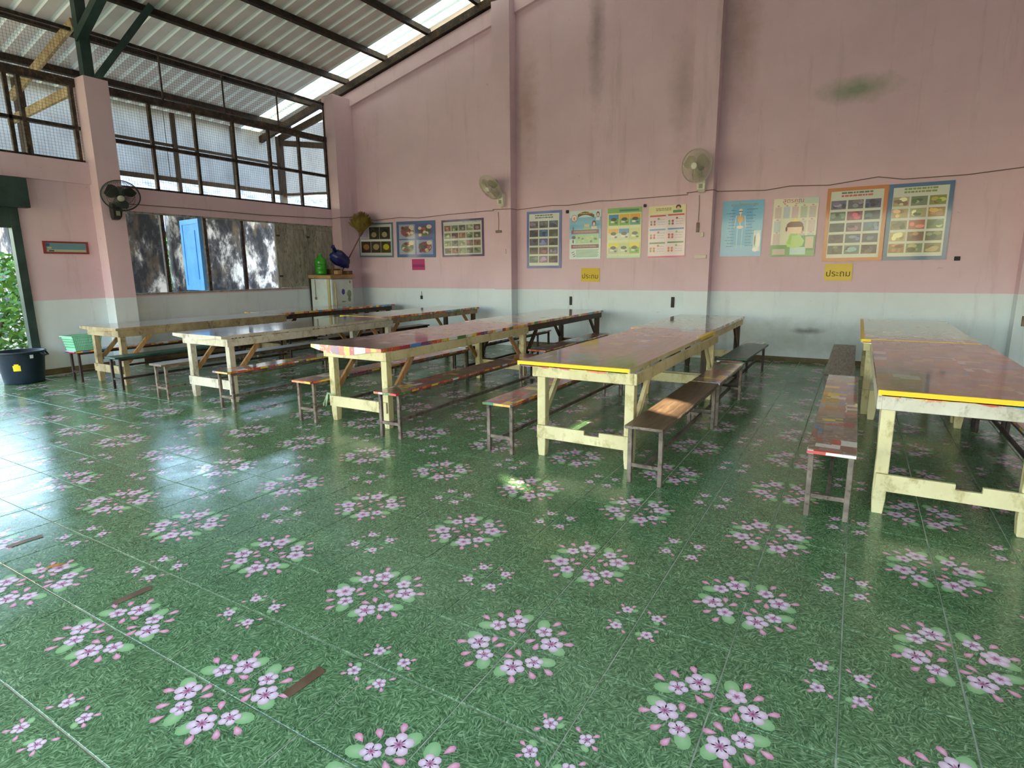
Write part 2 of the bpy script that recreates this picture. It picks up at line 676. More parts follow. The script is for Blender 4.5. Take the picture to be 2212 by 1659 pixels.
# ---- floor: grout slab and glazed tiles
m = MB()
m.box(XL - 0.15, XR + 0.1, YF, YB + 0.1, -0.12, -0.004)
floor = struct(m.build('floor', 'grout'))


def flower(m, cx, cy, r, rot, z, white, pinkc, core):
    for k in range(5):
        a = rot + k * 2 * math.pi / 5
        ca, sa = math.cos(a), math.sin(a)
        rim = []
        for t in range(9):
            th = math.pi * 2 * t / 9
            lx = r * 0.56 + math.cos(th) * r * 0.45
            ly = math.sin(th) * r * 0.40 * (1.0 + 0.18 * math.cos(th))
            rim.append((cx + ca * lx - sa * ly, cy + sa * lx + ca * ly, z))
        m.fan((cx + ca * r * 0.52, cy + sa * r * 0.52, z), rim, 1, white, pinkc)
    m.fan((cx, cy, z + 0.00025), [(cx + math.cos(rot + t * 0.6283) * r * (0.22 if t % 2 else 0.46), cy + math.sin(rot + t * 0.6283) * r * (0.22 if t % 2 else 0.46), z + 0.00025) for t in range(10)], 1, core, lin((214, 160, 192)))


def bud(m, cx, cy, r, a, z, c1, c2):
    ca, sa = math.cos(a), math.sin(a)
    pts = [(-1, 0), (-0.2, 0.42), (0.5, 0.58), (1, 0.26), (1, -0.26), (0.5, -0.58), (-0.2, -0.42)]
    m.fan((cx, cy, z), [(cx + (ca * x - sa * y) * r, cy + (sa * x + ca * y) * r, z) for x, y in pts], 1, c1, c2)


def leaf(m, cx, cy, r, a, z, c1, c2):
    ca, sa = math.cos(a), math.sin(a)
    rim = []
    for t in range(10):
        th = 2 * math.pi * t / 10
        x, y = math.cos(th) * r, math.sin(th) * r * 0.70
        rim.append((cx + ca * x - sa * y, cy + sa * x + ca * y, z))
    m.fan((cx, cy, z), rim, 1, c1, c2)


WHT, PNK, COR = lin((240, 230, 238)), lin((218, 184, 206)), lin((132, 54, 94))
COR2 = lin((96, 44, 78))
BUD1, BUD2 = lin((238, 196, 212)), lin((212, 136, 168))
LF1, LF2 = lin((166, 204, 152)), lin((134, 184, 126))


def tile_geometry(m, ox=0.0, oy=0.0, rot=0, dz=0.0, detail=True):
    g = 0.0030
    z0, z1 = -0.006, 0.0 + dz
    b0 = len(m.v)
    # body with a chamfer
    e = 0.0015
    lo = [(g, g), (T - g, g), (T - g, T - g), (g, T - g)]
    hi = [(g + e, g + e), (T - g - e, g + e), (T - g - e, T - g - e), (g + e, T - g - e)]
    i0 = len(m.v)
    m.v += [(x, y, z0) for x, y in lo] + [(x, y, z1 - e) for x, y in lo] + [(x, y, z1) for x, y in hi]
    for k in range(4):
        k2 = (k + 1) % 4
        m.f += [(i0 + k, i0 + k2, i0 + 4 + k2, i0 + 4 + k), (i0 + 4 + k, i0 + 4 + k2, i0 + 8 + k2, i0 + 8 + k)]
        m.m += [0, 0]
        m.c += [None, None]
    m.f.append((i0 + 8, i0 + 9, i0 + 10, i0 + 11))
    m.m.append(0)
    m.c.append(None)
    z = z1 + 0.0003
    for (x, y, r, a) in ((0.048, 0.172, 0.041, 1.9), (0.174, 0.042, 0.042, -0.3)):
        leaf(m, x, y, r, a, z, LF1, LF2)
    for (x, y, a) in ((0.095, 0.203, 1.2), (0.142, 0.156, 0.9), (0.200, 0.099, 0.5), (0.051, 0.047, -2.3), (0.088, 0.024, -1.4)):
        bud(m, x, y, 0.024, a, z + 0.0002, BUD1, BUD2)
    flower(m, 0.138, 0.067, 0.051, 0.4, z + 0.0004, WHT, PNK, COR)
    flower(m, 0.072, 0.129, 0.039, 1.0, z + 0.0005, WHT, PNK, COR)
    leaf(m, T - 0.080, T - 0.033, 0.017, -0.5, z, LF1, LF2)
    for (x, y, a) in ((0.030, 0.096, 2.4), (0.107, 0.050, -0.4), (0.094, 0.098, 0.8)):
        bud(m, T - x, T - y, 0.014, a + math.pi, z + 0.0002, BUD1, BUD2)
    flower(m, T - 0.072, T - 0.068, 0.028, 0.9, z + 0.0004, WHT, PNK, COR2)
    if rot or ox or oy:
        ca, sa = [(1, 0), (0, 1), (-1, 0), (0, -1)][rot]
        for k in range(b0, len(m.v)):
            x, y, zz = m.v[k]
            m.v[k] = (ox + ca * x - sa * y, oy + sa * x + ca * y, zz)


def in_view(x, y):
    d = Vector((x, y, 0)) - Vector((0.324, -2.715, 1.561))
    q = (d.dot(r2), d.dot(u2), d.dot(fw))
    if q[2] < 0.3:
        return False
    return abs(q[0] / q[2]) < 0.93 and -0.72 < q[1] / q[2] < 0.7


tiles = []
for i in range(int(XL / T) - 1, int(XR / T) + 1):
    for j in range(int(YF / T), int(YB / T) + 1):
        cx, cy = (i + 0.5) * T, (j + 0.5) * T
        if cx < XL + 0.1 or cx > XR or cy > YB - 0.05 or cy < YF:
            continue
        bx, by = (i if i % 2 == 0 else i + 1), (j if j % 2 == 0 else j + 1)
        sx, sy = (1 if bx == i else -1), (1 if by == j else -1)
        rot = {(1, 1): 0, (-1, 1): 1, (-1, -1): 2, (1, -1): 3}[(sx, sy)]
        d2 = (cx - 0.324) ** 2 + (cy + 2.715) ** 2
        tiles.append((0 if in_view(cx, cy) else 1, d2, bx * T, by * T, rot))
tiles.sort()
proto = None
far = MB()
for n_, (vis, d2, bx, by, rot) in enumerate(tiles):
    if n_ < 300 and vis == 0:
        if proto is None:
            mm = MB()
            tile_geometry(mm)
            proto = mm.build('tile', ['tile', 'tile_print'], floor)
            o = proto
        else:
            o = proto.copy()
            COL.objects.link(o)
            o.parent = floor
        o.location = (bx + random.uniform(-0.0012, 0.0012), by + random.uniform(-0.0012, 0.0012), random.uniform(-0.0006, 0.0006))
        o.rotation_euler = (0, 0, rot * math.pi / 2)
    else:
        tile_geometry(far, bx, by, rot, random.uniform(-0.0006, 0.0006))
stuff(far.build('tile_field', ['tile', 'tile_print'], floor))

# ---- back wall with its raking gable beam
m = MB()
xs = [XL - 0.2, -2.0, XR + 0.2]
pts_lo = [(x, 0.0) for x in xs]
for a, b in ((XL - 0.2, -2.0), (-2.0, XR + 0.2)):
    m.hexa([(a, YB, 0), (b, YB, 0), (b, YB + 0.15, 0), (a, YB + 0.15, 0), (a, YB, ROOF(a) - 0.2), (b, YB, ROOF(b) - 0.2), (b, YB + 0.15, ROOF(b) - 0.2), (a, YB + 0.15, ROOF(a) - 0.2)])
wall_back = struct(m.build('wall_back', 'wall'))
m = MB()
for a, b in ((XL, -2.0), (-2.0, XR)):
    m.hexa([(a, YB - 0.07, ROOF(a) - 0.60), (b, YB - 0.07, ROOF(b) - 0.60), (b, YB + 0.01, ROOF(b) - 0.60), (a, YB + 0.01, ROOF(a) - 0.60),
            (a, YB - 0.07, ROOF(a) - 0.30), (b, YB - 0.07, ROOF(b) - 0.30), (b, YB + 0.01, ROOF(b) - 0.30), (a, YB + 0.01, ROOF(a) - 0.30)])
m.build('gable_beam', 'wall', wall_back)
for (x0, x1) in ((-6.24, -5.84), (-2.32, -1.91), (2.23, 2.63), (XR - 0.3, XR + 0.02)):
    m = MB()
    m.box(x0, x1, YB - 0.25, YB + 0.01, 0, ROOF(x0) - 0.3)
    m.build('pillar', 'wall', wall_back)
m = MB()
m.box(XL, XR, YB - 0.018, YB, 0, 0.075)
struct(m.build('baseboard_back', 'baseboard_dirt'))

# ---- left wall: piers, sill walls, lintels
m = MB()
XO = XL - 0.16
m.box(XO, XL, 2.36, YB, 0, 1.19)                  # sill wall under the shuttered window
m.box(XO, XL, 2.36, YB, 2.61, 2.99)               # lintel band
m.box(XO, XL, 1.25, 2.36, 0, 2.97)                # wall beside the roller door
m.box(XO, XL + 0.07, YF, 2.36, 2.97, 3.30)      # door lintel
m.box(XO, XL, YF, -3.2, 0, 2.97)
wall_left = struct(m.build('wall_left', 'wall'))
m = MB()
m.box(XL - 0.1, XL + 0.27, 2.34, 2.69, 0, 4.57)
m.build('pillar', 'wall', wall_left)
m = MB()
m.box(XL - 0.1, XL + 0.27, 7.44, YB, 0, ROOF(XL) - 0.38)
m.build('pillar', 'wall', wall_left)
m = MB()
m.box(XL - 0.1, XL + 0.27, -3.4, -3.05, 0, 4.57)
m.build('pillar', 'wall', wall_left)
m = MB()
m.box(XL, XL + 0.015, 1.3, 7.4, 0, 0.09)
struct(m.build('baseboard_left', 'baseboard_dirt'))

# ---- right wall (out of frame) with openings added to throw sun patches and side light
m = MB()
zv0, zv1 = 4.08, 4.54
m.box(XR, XR + 0.15, -3.4, YB, 0, zv0)
m.box(XR, XR + 0.15, YF, -3.4, 2.7, zv0)
m.box(XR, XR + 0.15, YF, YB, zv1, ROOF(XR) - 0.05)
holes = [(-3.98, -3.82, 4.12, 4.30), (-2.62, -2.06, 4.16, 4.36)]
yy = YF
for a, b, za, zb in holes:
    m.box(XR, XR + 0.15, yy, a, zv0, zv1)
    m.box(XR, XR + 0.15, a, b, zv0, za)
    m.box(XR, XR + 0.15, a, b, zb, zv1)
    yy = b
m.box(XR, XR + 0.15, yy, YB, zv0, zv1)
struct(m.build('wall_right', 'wall'))

# ---- front side behind the camera: posts and a low wall, open to the yard
m = MB()
for x in (XL - 0.05, -6.2, -2.2, 2.0, XR - 0.1):
    m.box(x - 0.2, x + 0.2, YF - 0.15, YF, 0, 3.3)
for a, b in ((XL - 0.2, -2.0), (-2.0, XR + 0.2)):
    m.hexa([(a, YF - 0.15, 3.3), (b, YF - 0.15, 3.3), (b, YF, 3.3), (a, YF, 3.3), (a, YF - 0.15, ROOF(a)), (b, YF - 0.15, ROOF(b)), (b, YF, ROOF(b)), (a, YF, ROOF(a))])
struct(m.build('wall_front', 'wall'))

# ---- unseen block added by the yard to keep low sun off the open front
m = MB()
m.box(9.0, 16.0, -45.0, -8.5, -0.2, 8.0)
struct(m.build('yard_sun_blocker', 'kerb'))

# ---- roof: corrugated sheets on steel purlins
m = MB()
m.box(-2.12, -1.88, YF - 0.6, YB + 0.3, ROOF(-2.0) + 0.02, ROOF(-2.0) + 0.08)
ceiling = struct(m.build('ceiling', 'roof_pan'))
XE = -13.80


def roof_sheet(y0, y1, x0, x1, mats, pitch=0.25, parent=None, name='roof_sheet'):
    m = MB()
    n = max(1, round((y1 - y0) / pitch))
    p = (y1 - y0) / n
    prof = []
    for k in range(n):
        a = y0 + k * p
        prof += [(a, 0, 0), (a + p * 0.68, 0, 1), (a + p * 0.75, 0.022, 1), (a + p * 0.93, 0.022, 1)]
    prof.append((y1, 0, 0))
    for k in range(len(prof) - 1):
        (ya, za, ma), (yb, zb, mb) = prof[k], prof[k + 1]
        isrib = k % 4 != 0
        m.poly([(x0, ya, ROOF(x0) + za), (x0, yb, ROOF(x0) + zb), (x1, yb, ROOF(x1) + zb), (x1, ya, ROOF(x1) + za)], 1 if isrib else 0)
    return m.build(name, mats, parent)


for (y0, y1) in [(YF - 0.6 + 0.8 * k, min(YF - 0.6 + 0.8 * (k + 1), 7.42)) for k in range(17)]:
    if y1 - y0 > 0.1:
        roof_sheet(y0, y1, XE, -2.0, ['roof_pan', 'roof_rib_glint'], parent=ceiling)
roof_sheet(7.42, 7.94, XE, -2.0, ['skylight', 'skylight'], 0.26, ceiling, 'skylight_sheet')
roof_sheet(7.94, 8.40, XE, -2.0, ['roof_pan', 'roof_rib_glint'], 0.23, ceiling)
roof_sheet(YF - 0.6, 8.40, -2.0, XR + 1.2, ['roof_pan', 'roof_rib_glint'], 0.25, ceiling, 'roof_sheet')

for x in (-12.80, -11.55, -10.32, -9.12, -7.90, -6.65, -5.4, -4.15, -2.9, -1.1, 0.15, 1.4, 2.65, 3.9, 5.15, 6.4):
    m = MB()
    s = 0.24 if x < -2 else -0.24
    z = ROOF(x)
    m.beam((x, YF - 0.5, z - 0.065), (x, YB - 0.02 if x > XL else YB + 0.3, z - 0.065), 0.07, 0.12, (-s, 0, 1))
    m.build('purlin', 'rusty_steel', ceiling)
# steel rafter hugging the gable and the truss over the left pillar
m = MB()
m.beam((XE, 7.93, ROOF(XE) - 0.20), (-2.0, 7.93, ROOF(-2.0) - 0.20), 0.10, 0.15)
m.build('rafter', 'rusty_steel', ceiling)
m = MB()
m.beam((-10.40, 2.46, 4.55), (-10.40, 2.46, 5.72), 0.15, 0.13, (1, 0, 0))
m.build('truss_post', 'teal_steel', ceiling)
m = MB()
m.beam((-10.36, 2.56, 4.57), (-10.10, 3.42, 5.86), 0.11, 0.10)
m.build('truss_brace', 'teal_steel', ceiling)
m = MB()
m.beam((-10.42, 2.42, 5.12), (-8.9, 2.50, 6.12), 0.13, 0.12)
m.build('truss_brace', 'teal_steel', ceiling)
for y in (-2.2,):
    m = MB()
    m.beam((-10.4, y, 5.70), (-2.0, y, ROOF(-2.0) - 0.22), 0.10, 0.16)
    m.build('rafter', 'rusty_steel', ceiling)

# ---- windows in the left wall
FX = XL - 0.05


def window_struct(name):
    o = bpy.data.objects.new(name, None)
    COL.objects.link(o)
    o.location = (FX, 5.0, 1.2)
    return struct(o)


def rel(m, root):
    off = root.location
    m.v = [(x - off[0], y - off[1], z - off[2]) for x, y, z in m.v]
    return m


def wbar(root, name, p, q, w, h, mat='window_iron'):
    m = MB()
    m.beam(p, q, w, h)
    return rel(m, root).build(name, mat, root)


W2 = window_struct('window_2')           # upper screened window of the long bay
wbar(W2, 'frame_beam', (FX, 2.69, 4.50), (FX, 7.46, 4.54), 0.08, 0.12)
wbar(W2, 'sill_rail', (FX, 2.69, 3.0), (FX, 7.46, 3.0), 0.06, 0.05)
wbar(W2, 'middle_rail', (FX, 2.69, 3.74), (FX, 7.46, 3.74), 0.05, 0.06)
wbar(W2, 'top_angle', (FX, 2.55, 5.33), (FX, 7.46, 5.31), 0.05, 0.05)
for y in (3.46, 4.27, 5.06, 5.88, 6.65, 7.42):
    wbar(W2, 'mullion', (FX, y, 3.0), (FX, y, 4.5), 0.05, 0.06)
for y in (3.74, 4.93, 6.17, 7.42):
    wbar(W2, 'upright', (FX, y, 4.5), (FX, y, 5.32), 0.022, 0.025)
m = MB()
yv = 2.70
while yv < 7.44:
    m.beam((FX + 0.03, yv, 3.0), (FX + 0.03, yv, 5.32), 0.0024, 0.0024)
    yv += 0.045
zv = 3.02
while zv < 5.32:
    m.beam((FX + 0.033, 2.70, zv), (FX + 0.033, 7.44, zv), 0.0024, 0.0024)
    zv += 0.045
stuff(rel(m, W2).build('wire_screen', 'window_iron', W2))

W3 = window_struct('window_3')           # upper screened window over the roller door
wbar(W3, 'frame_beam', (FX, -3.05, 4.44), (FX, 2.34, 4.50), 0.08, 0.12)
wbar(W3, 'sill_rail', (FX, -3.05, 3.32), (FX, 2.34, 3.32), 0.06, 0.05)
wbar(W3, 'middle_rail', (FX, -3.05, 3.83), (FX, 2.34, 3.83), 0.05, 0.05)
wbar(W3, 'top_angle', (FX, -3.05, 5.25), (FX, 2.4, 5.29), 0.05, 0.05)
for y in (-2.2, -1.4, -0.6, 0.2, 0.75, 1.44, 1.60, 2.28):
    wbar(W3, 'mullion', (FX, y, 3.3), (FX, y, 4.46), 0.05, 0.07 if y > 1.5 else 0.05)
m = MB()
yv = -3.0
while yv < 2.34:
    m.beam((FX + 0.03, yv, 3.3), (FX + 0.03, yv, 5.28), 0.0024, 0.0024)
    yv += 0.045
zv = 3.34
while zv < 5.28:
    m.beam((FX + 0.033, -3.0, zv), (FX + 0.033, 2.34, zv), 0.0024, 0.0024)
    zv += 0.045
stuff(rel(m, W3).build('wire_screen', 'window_iron', W3))

W1 = window_struct('window_1')           # shuttered window
wbar(W1, 'frame_head', (FX, 2.69, 2.60), (FX, 7.46, 2.60), 0.08, 0.035, 'shutter_grey')
wbar(W1, 'window_sill', (FX, 2.69, 1.20), (FX, 7.46, 1.20), 0.12, 0.03, 'shutter_grey')
for y in (3.45, 4.25, 5.05):
    wbar(W1, 'mullion', (FX, y, 1.2), (FX, y, 2.6), 0.06, 0.055)
wbar(W1, 'mullion', (FX, 5.86, 1.2), (FX, 5.86, 2.6), 0.06, 0.04, 'shutter_grey')


def shutter(root, hinge, ang, w, z0, z1, mat, label=None):
    """panelled shutter leaf hinged at (x,y), opening along ang"""
    h = bpy.data.objects.new('shutter', None)
    m = MB()
    m.box(0, w, -0.018, 0.018, z0, z1)
    rw = 0.09
    for sgn in (-1, 1):
        y0, y1 = (-0.032, -0.018) if sgn < 0 else (0.018, 0.032)
        m.box(0, rw, y0, y1, z0, z1)
        m.box(w - rw, w, y0, y1, z0, z1)
        m.box(rw, w - rw, y0, y1, z0, z0 + rw)
        m.box(rw, w - rw, y0, y1, z1 - rw, z1)
        m.box(rw + 0.10, w - rw - 0.10, y0, y1, z0 + rw + 0.12, z1 - rw - 0.12)
    bpy.data.objects.remove(h)
    o = m.build('shutter', mat, root)
    o.location = Vector((hinge[0], hinge[1], 0)) - Vector(root.location)
    o.rotation_euler = (0, 0, ang)
    if label:
        o['label'] = label
    hm = MB()
    for zz in (z0 + 0.25, z1 - 0.25):
        hm.box(-0.03, 0.05, -0.045, -0.030, zz - 0.02, zz + 0.02)
    hm.build('hinge', 'window_iron', o)
    return o


shutter(W1, (FX - 0.07, 4.21), R(-90 - 100 + 2), 0.80, 1.22, 2.58, 'shutter_blue', 'light blue shutter leaf swung outwards')
shutter(W1, (FX, 5.88), R(90), 0.80, 1.22, 2.58, 'shutter_grey', 'weathered grey closed shutter leaf')
shutter(W1, (FX, 6.69), R(90), 0.74, 1.22, 2.58, 'shutter_grey', 'weathered grey closed shutter leaf by the corner')

# ---- roller door at the far left
D1 = bpy.data.objects.new('door_1', None)
COL.objects.link(D1)
D1.location = (XL, 0.0, 0.0)
struct(D1)
for args, nm in ((((XL - 0.12, XL + 0.16, -3.0, 1.43, 2.53, 2.95)), 'roller_box'), ((XL - 0.10, XL + 0.03, -3.0, 1.25, 2.24, 2.53), 'rolled_curtain'),
                 ((XL - 0.08, XL + 0.04, 1.20, 1.31, 0, 2.53), 'guide_rail'), ((XL - 0.08, XL + 0.04, -3.2, -3.06, 0, 2.53), 'guide_rail')):
    m = MB()
    m.box(*args)
    rel(m, D1).build(nm, 'teal_steel', D1)

# ================================================================== OUTSIDE THE LEFT WALL
m = MB()
m.box(-80, 60, -70, 80, -0.45, -0.16)
struct(m.build('ground', 'ground_dirt'))
m = MB()
m.box(-11.6, XL - 0.15, -8, 2.0, -0.16, -0.03)
struct(m.build('trim_1', 'kerb'))
m = MB()
m.box(-13.35, -13.2, 3.0, 4.90, -0.16, 2.9)
m.box(-13.35, -13.2, 5.08, 11.5, -0.16, 2.9)
lane_wall = struct(m.build('wall_lane', 'mould'))
# pale cladding high on the far side of the lane, on old posts
m = MB()
m.beam((-13.42, -7, 3.66), (-13.42, 8.45, 3.66), 0.06, 0.10)
clad = struct(m.build('wall_cladding', 'dark_wood'))


def corr(p0, p1, z0, z1, pitch=0.09):
    m = MB()
    p0, p1 = Vector(p0), Vector(p1)
    L = (p1 - p0).length
    d = (p1 - p0).normalized()
    nrm = Vector((-d[1], d[0], 0))
    n = int(L / (pitch / 2))
    for k in range(n):
        a, b = p0 + d * (L * k / n), p0 + d * (L * (k + 1) / n)
        oa, ob = nrm * (0.012 if k % 2 else -0.012), nrm * (-0.012 if k % 2 else 0.012)
        a, b = a + oa, b + ob
        m.poly([(a[0], a[1], z0), (b[0], b[1], z0), (b[0], b[1], z1), (a[0], a[1], z1)])
    return m


for k in range(10):
    y0 = -7.4 + k * 1.6
    corr((-13.5, y0, 0), (-13.5, min(y0 + 1.62, 8.5), 0), 3.66, 5.14).build('cladding_sheet', 'clad_sheet', clad)
corr((-13.5, 8.5, 0), (-10.75, 8.5, 0), 3.55, 5.30).build('cladding_sheet', 'clad_sheet', clad)
for y in (-4.0, -1.6, 0.6, 2.69, 4.04, 5.55, 7.03, 8.42):
    m = MB()
    w = 0.14 if y in (2.69, 8.42) else 0.08
    m.beam((-13.40, y, -0.1), (-13.40, y, 5.1), w, w)
    m.build('post', 'dark_wood', clad)
m = MB()
m.beam((-13.42, -7, 4.40), (-13.42, 8.4, 4.40), 0.04, 0.06)
m.build('girt', 'dark_wood', clad)
for p, q, h in (((-13.40, 8.42, 4.95), (-10.75, 8.42, 4.55), 0.14), ((-13.40, 8.42, 5.05), (-10.75, 8.40, 5.60), 0.16), ((-13.40, 8.42, 3.62), (-10.75, 8.42, 3.50), 0.06)):
    m = MB()
    m.beam(p, q, 0.06, h)
    m.build('end_brace', 'dark_wood', clad)
m = MB()
m.beam((-13.20, 2.50, 4.72), (-10.75, 2.52, 5.45), 0.05, 0.16)
m.build('strut', 'old_wood', clad)
m = MB()
m.beam((-13.20, 2.40, 4.28), (-10.80, 2.36, 4.42), 0.05, 0.14)
m.build('strut', 'old_wood', clad)
# neighbour's tiled roof and little window beyond the lane
nb = thing('neighbour_house', 'pale grey tiled house roof seen through the gap under the white cladding', 'house', (-18.5, 5.0, -0.16))
m = MB()
m.box(-1.6, 0.0, -1.0, 15.0, 0, 3.0)
m.build('wall', 'mould', nb)
m = MB()
for k in range(14):
    a = k * 0.26
    m.hexa([(0.5 - a, -1.3, 2.95 + a * 0.55), (0.5 - a, 15.3, 2.95 + a * 0.55), (0.2 - a, 15.3, 3.16 + a * 0.55), (0.2 - a, -1.3, 3.16 + a * 0.55),
            (0.5 - a, -1.3, 2.99 + a * 0.55), (0.5 - a, 15.3, 2.99 + a * 0.55), (0.2 - a, 15.3, 3.2 + a * 0.55), (0.2 - a, -1.3, 3.2 + a * 0.55)])
m.build('roof', 'far_roof', nb)
m = MB()
m.box(-0.02, 0.05, 6.6, 7.9, 1.6, 2.6)
nwin = m.build('window', 'far_window', nb)
m = MB()
for a in (6.68, 7.28):
    m.box(0.05, 0.06, a, a + 0.54, 1.68, 2.52)
m.build('pane', 'clad_sheet', nwin)


# shrubs and trees outside
def foliage(n, rad, size, seed):
    rnd = random.Random(seed)
    m = MB()
    for k in range(n):
        while True:
            p = Vector((rnd.uniform(-1, 1), rnd.uniform(-1, 1), rnd.uniform(-1, 1)))
            if 0.25 < p.length < 1:
                break
        p = Vector((p[0] * rad[0], p[1] * rad[1], p[2] * rad[2]))
        d = Vector((rnd.gauss(0, 1), rnd.gauss(0, 1), rnd.gauss(0, 0.6))).normalized()
        e = d.cross(Vector((rnd.gauss(0, 1), rnd.gauss(0, 1), rnd.gauss(0, 1)))).normalized()
        s = size * rnd.uniform(0.6, 1.3)
        m.poly([p - d * s, p + e * s * 0.42, p + d * s, p - e * s * 0.42], rnd.choice((0, 1)))
    return m


def shrub(label, loc, rad, n, size, seed, name='shrub', trunk=0.0, cat='bush'):
    t = thing(name, label, cat, loc, 0, 'plants outside the roller door')
    m = foliage(n, rad, size, seed)
    m.v = [(x, y, z + rad[2] * 0.95 + trunk) for x, y, z in m.v]
    stuff(m.build('foliage', ['leaf_a', 'leaf_b'], t))
    m = MB()
    for k in range(4):
        a = k * 1.6 + seed
        m.tube([(0, 0, 0), (math.cos(a) * rad[0] * 0.2, math.sin(a) * rad[1] * 0.2, rad[2] * 0.7 + trunk), (math.cos(a) * rad[0] * 0.5, math.sin(a) * rad[1] * 0.5, rad[2] * 1.3 + trunk)], [0.05, 0.035, 0.015], 5)
    m.build('stem', 'bark', t)
    return t


shrub('bright green leafy bush right outside the roller door', (-15.2, 2.2, -0.16), (1.3, 1.4, 1.15), 2600, 0.09, 1)
shrub('darker green bush behind the first one outside the door', (-17.9, -1.4, -0.16), (1.5, 1.6, 1.2), 2400, 0.09, 2)
shrub('bush at the back of the yard outside the roller door', (-20.5, 1.2, -0.16), (1.6, 1.8, 1.6), 2400, 0.10, 3)
shrub('sunlit bush glimpsed through the slit in the mouldy lane wall', (-16.0, 6.5, -0.16), (1.0, 0.9, 1.5), 2000, 0.08, 4)
shrub('low bush nearest the kerb outside the roller door', (-14.9, -1.2, -0.16), (0.8, 1.2, 0.6), 1300, 0.08, 5)

# ================================================================== TABLES
WOODS = {'cream': 'cream_wood', 'white': 'white_wood', 'old': 'old_wood', 'dark': 'dark_wood'}


def canteen_table(label, x0, x1, y0, y1, fx0, fx1, wood, legwood=None, brace='raw_wood', notch=False, tape=None, worn=False, droop=0.0, edge='patch_edge'):
    """long school table: covered top, aprons, four legs, end stretchers and diagonal braces"""
    cx, cy = (x0 + x1) / 2, (y0 + y1) / 2
    t = thing('canteen_table', label, 'table', (cx, cy, 0), 0, 'long tables in five rows')
    legwood = legwood or wood
    ax0, ax1, ay0, ay1 = x0 - cx, x1 - cx, y0 - cy, y1 - cy
    lx0, lx1 = fx0 - cx, fx1 - cx
    fy0, fy1 = ay0 + 0.05, ay1 - 0.07
    m = MB()
    top = {True: 'patch_top_worn', False: 'patch_top', 'bare': 'patch_top_bare'}[worn]
    if droop:
        # covering sags and curls over the near end
        n = 10
        for k in range(n):
            a, b = ax0 + (ax1 - ax0) * k / n, ax0 + (ax1 - ax0) * (k + 1) / n
            da = droop * math.sin(math.pi * min(1, k / n * 1.15)) ** 1
            db = droop * math.sin(math.pi * min(1, (k + 1) / n * 1.15)) ** 1
            m.hexa([(a, ay0, 0.780 - da), (b, ay0, 0.780 - db), (b, ay1, 0.780), (a, ay1, 0.780), (a, ay0, 0.815), (b, ay0, 0.815), (b, ay1, 0.815), (a, ay1, 0.815)], mats=[1, 0, 1, 1, 1, 1])
    else:
        m.box(ax0, ax1, ay0, ay1, 0.780, 0.815, mats=[1, 0, 1, 1, 1, 1])
    m.build('tabletop', [top, edge], t)
    if tape:
        strips = {'near': (ax0 + 0.005, ax1 - 0.005, ay0 - 0.004, ay0 + 0.012, 0.787, 0.8165), 'left': (ax0 - 0.004, ax0 + 0.035, ay0 + 0.015, ay1 - 0.01, 0.795, 0.8165), 'corner': (ax1 - 0.05, ax1 + 0.004, ay1 - 0.75, ay1 - 0.01, 0.786, 0.8165)}
        for kk in tape:
            m = MB()
            m.box(*strips[kk])
            m.build('edge_tape', 'yellow_tape', t)
        if 'near' in tape:
            m = MB()
            n = 12
            rnh = random.Random(int(abs(x0) * 100))
            hz = [0.787 - rnh.uniform(0.004, 0.024) for _ in range(n + 1)]
            for k in range(n):
                a, b = ax0 + 0.02 + (ax1 - ax0 - 0.04) * k / n, ax0 + 0.02 + (ax1 - ax0 - 0.04) * (k + 1) / n
                m.hexa([(a, ay0, hz[k]), (b, ay0, hz[k + 1]), (b, ay0 + 0.012, hz[k + 1]), (a, ay0 + 0.012, hz[k]), (a, ay0, 0.7875), (b, ay0, 0.7875), (b, ay0 + 0.012, 0.7875), (a, ay0 + 0.012, 0.7875)])
            m.build('cover_hem', 'patch_edge', t)
    w = WOODS[wood]
    lw = WOODS[legwood]
    # aprons
    for (ya, yb) in ((fy0 - 0.028, fy0), (fy1, fy1 + 0.028)):
        m = MB()
        m.box(lx0 - 0.03, lx1 - 0.002, ya, yb, 0.690, 0.779)
        m.build('end_apron', w, t, bevel=0.003)
    for (xa, xb) in ((lx0 - 0.030, lx0 - 0.002), (lx1, lx1 + 0.028)):
        m = MB()
        m.box(xa, xb, fy0 - 0.03, fy1 + 0.02, 0.690, 0.779)
        m.build('side_apron', w, t, bevel=0.003)
    lt = 0.075
    for ya in (fy0 + 0.002, fy1 - lt - 0.002):
        for xa in (lx0, lx1 - lt):
            m = MB()
            m.hexa([(xa + 0.008, ya + 0.006, 0), (xa + lt - 0.008, ya + 0.006, 0), (xa + lt - 0.008, ya + lt - 0.006, 0), (xa + 0.008, ya + lt - 0.006, 0),
                    (xa, ya, 0.10), (xa + lt, ya, 0.10), (xa + lt, ya + lt, 0.10), (xa, ya + lt, 0.10)])
            m.box(xa, xa + lt, ya, ya + lt, 0.10, 0.688)
            m.build('leg', lw, t, bevel=0.004)
    # end stretchers, the near one sometimes notched
    for side, ya in ((0, fy0 - 0.022), (1, fy1 - 0.002)):
        m = MB()
        z0, z1 = 0.165, 0.275
        a, b = lx0 + 0.01, lx1 - 0.01
        if notch and side == 0:
            n0 = a + (b - a) * 0.52
            n1 = n0 + 0.13
            m.box(a, n0, ya, ya + 0.024, z0, z1)
            m.box(n0, n1, ya, ya + 0.024, z0, z1 - 0.035)
            m.box(n1, b, ya, ya + 0.024, z0, z1)
        else:
            m.box(a, b, ya, ya + 0.024, z0, z1)
        m.build('stretcher', lw if wood == 'white' and legwood == 'cream' else w, t)
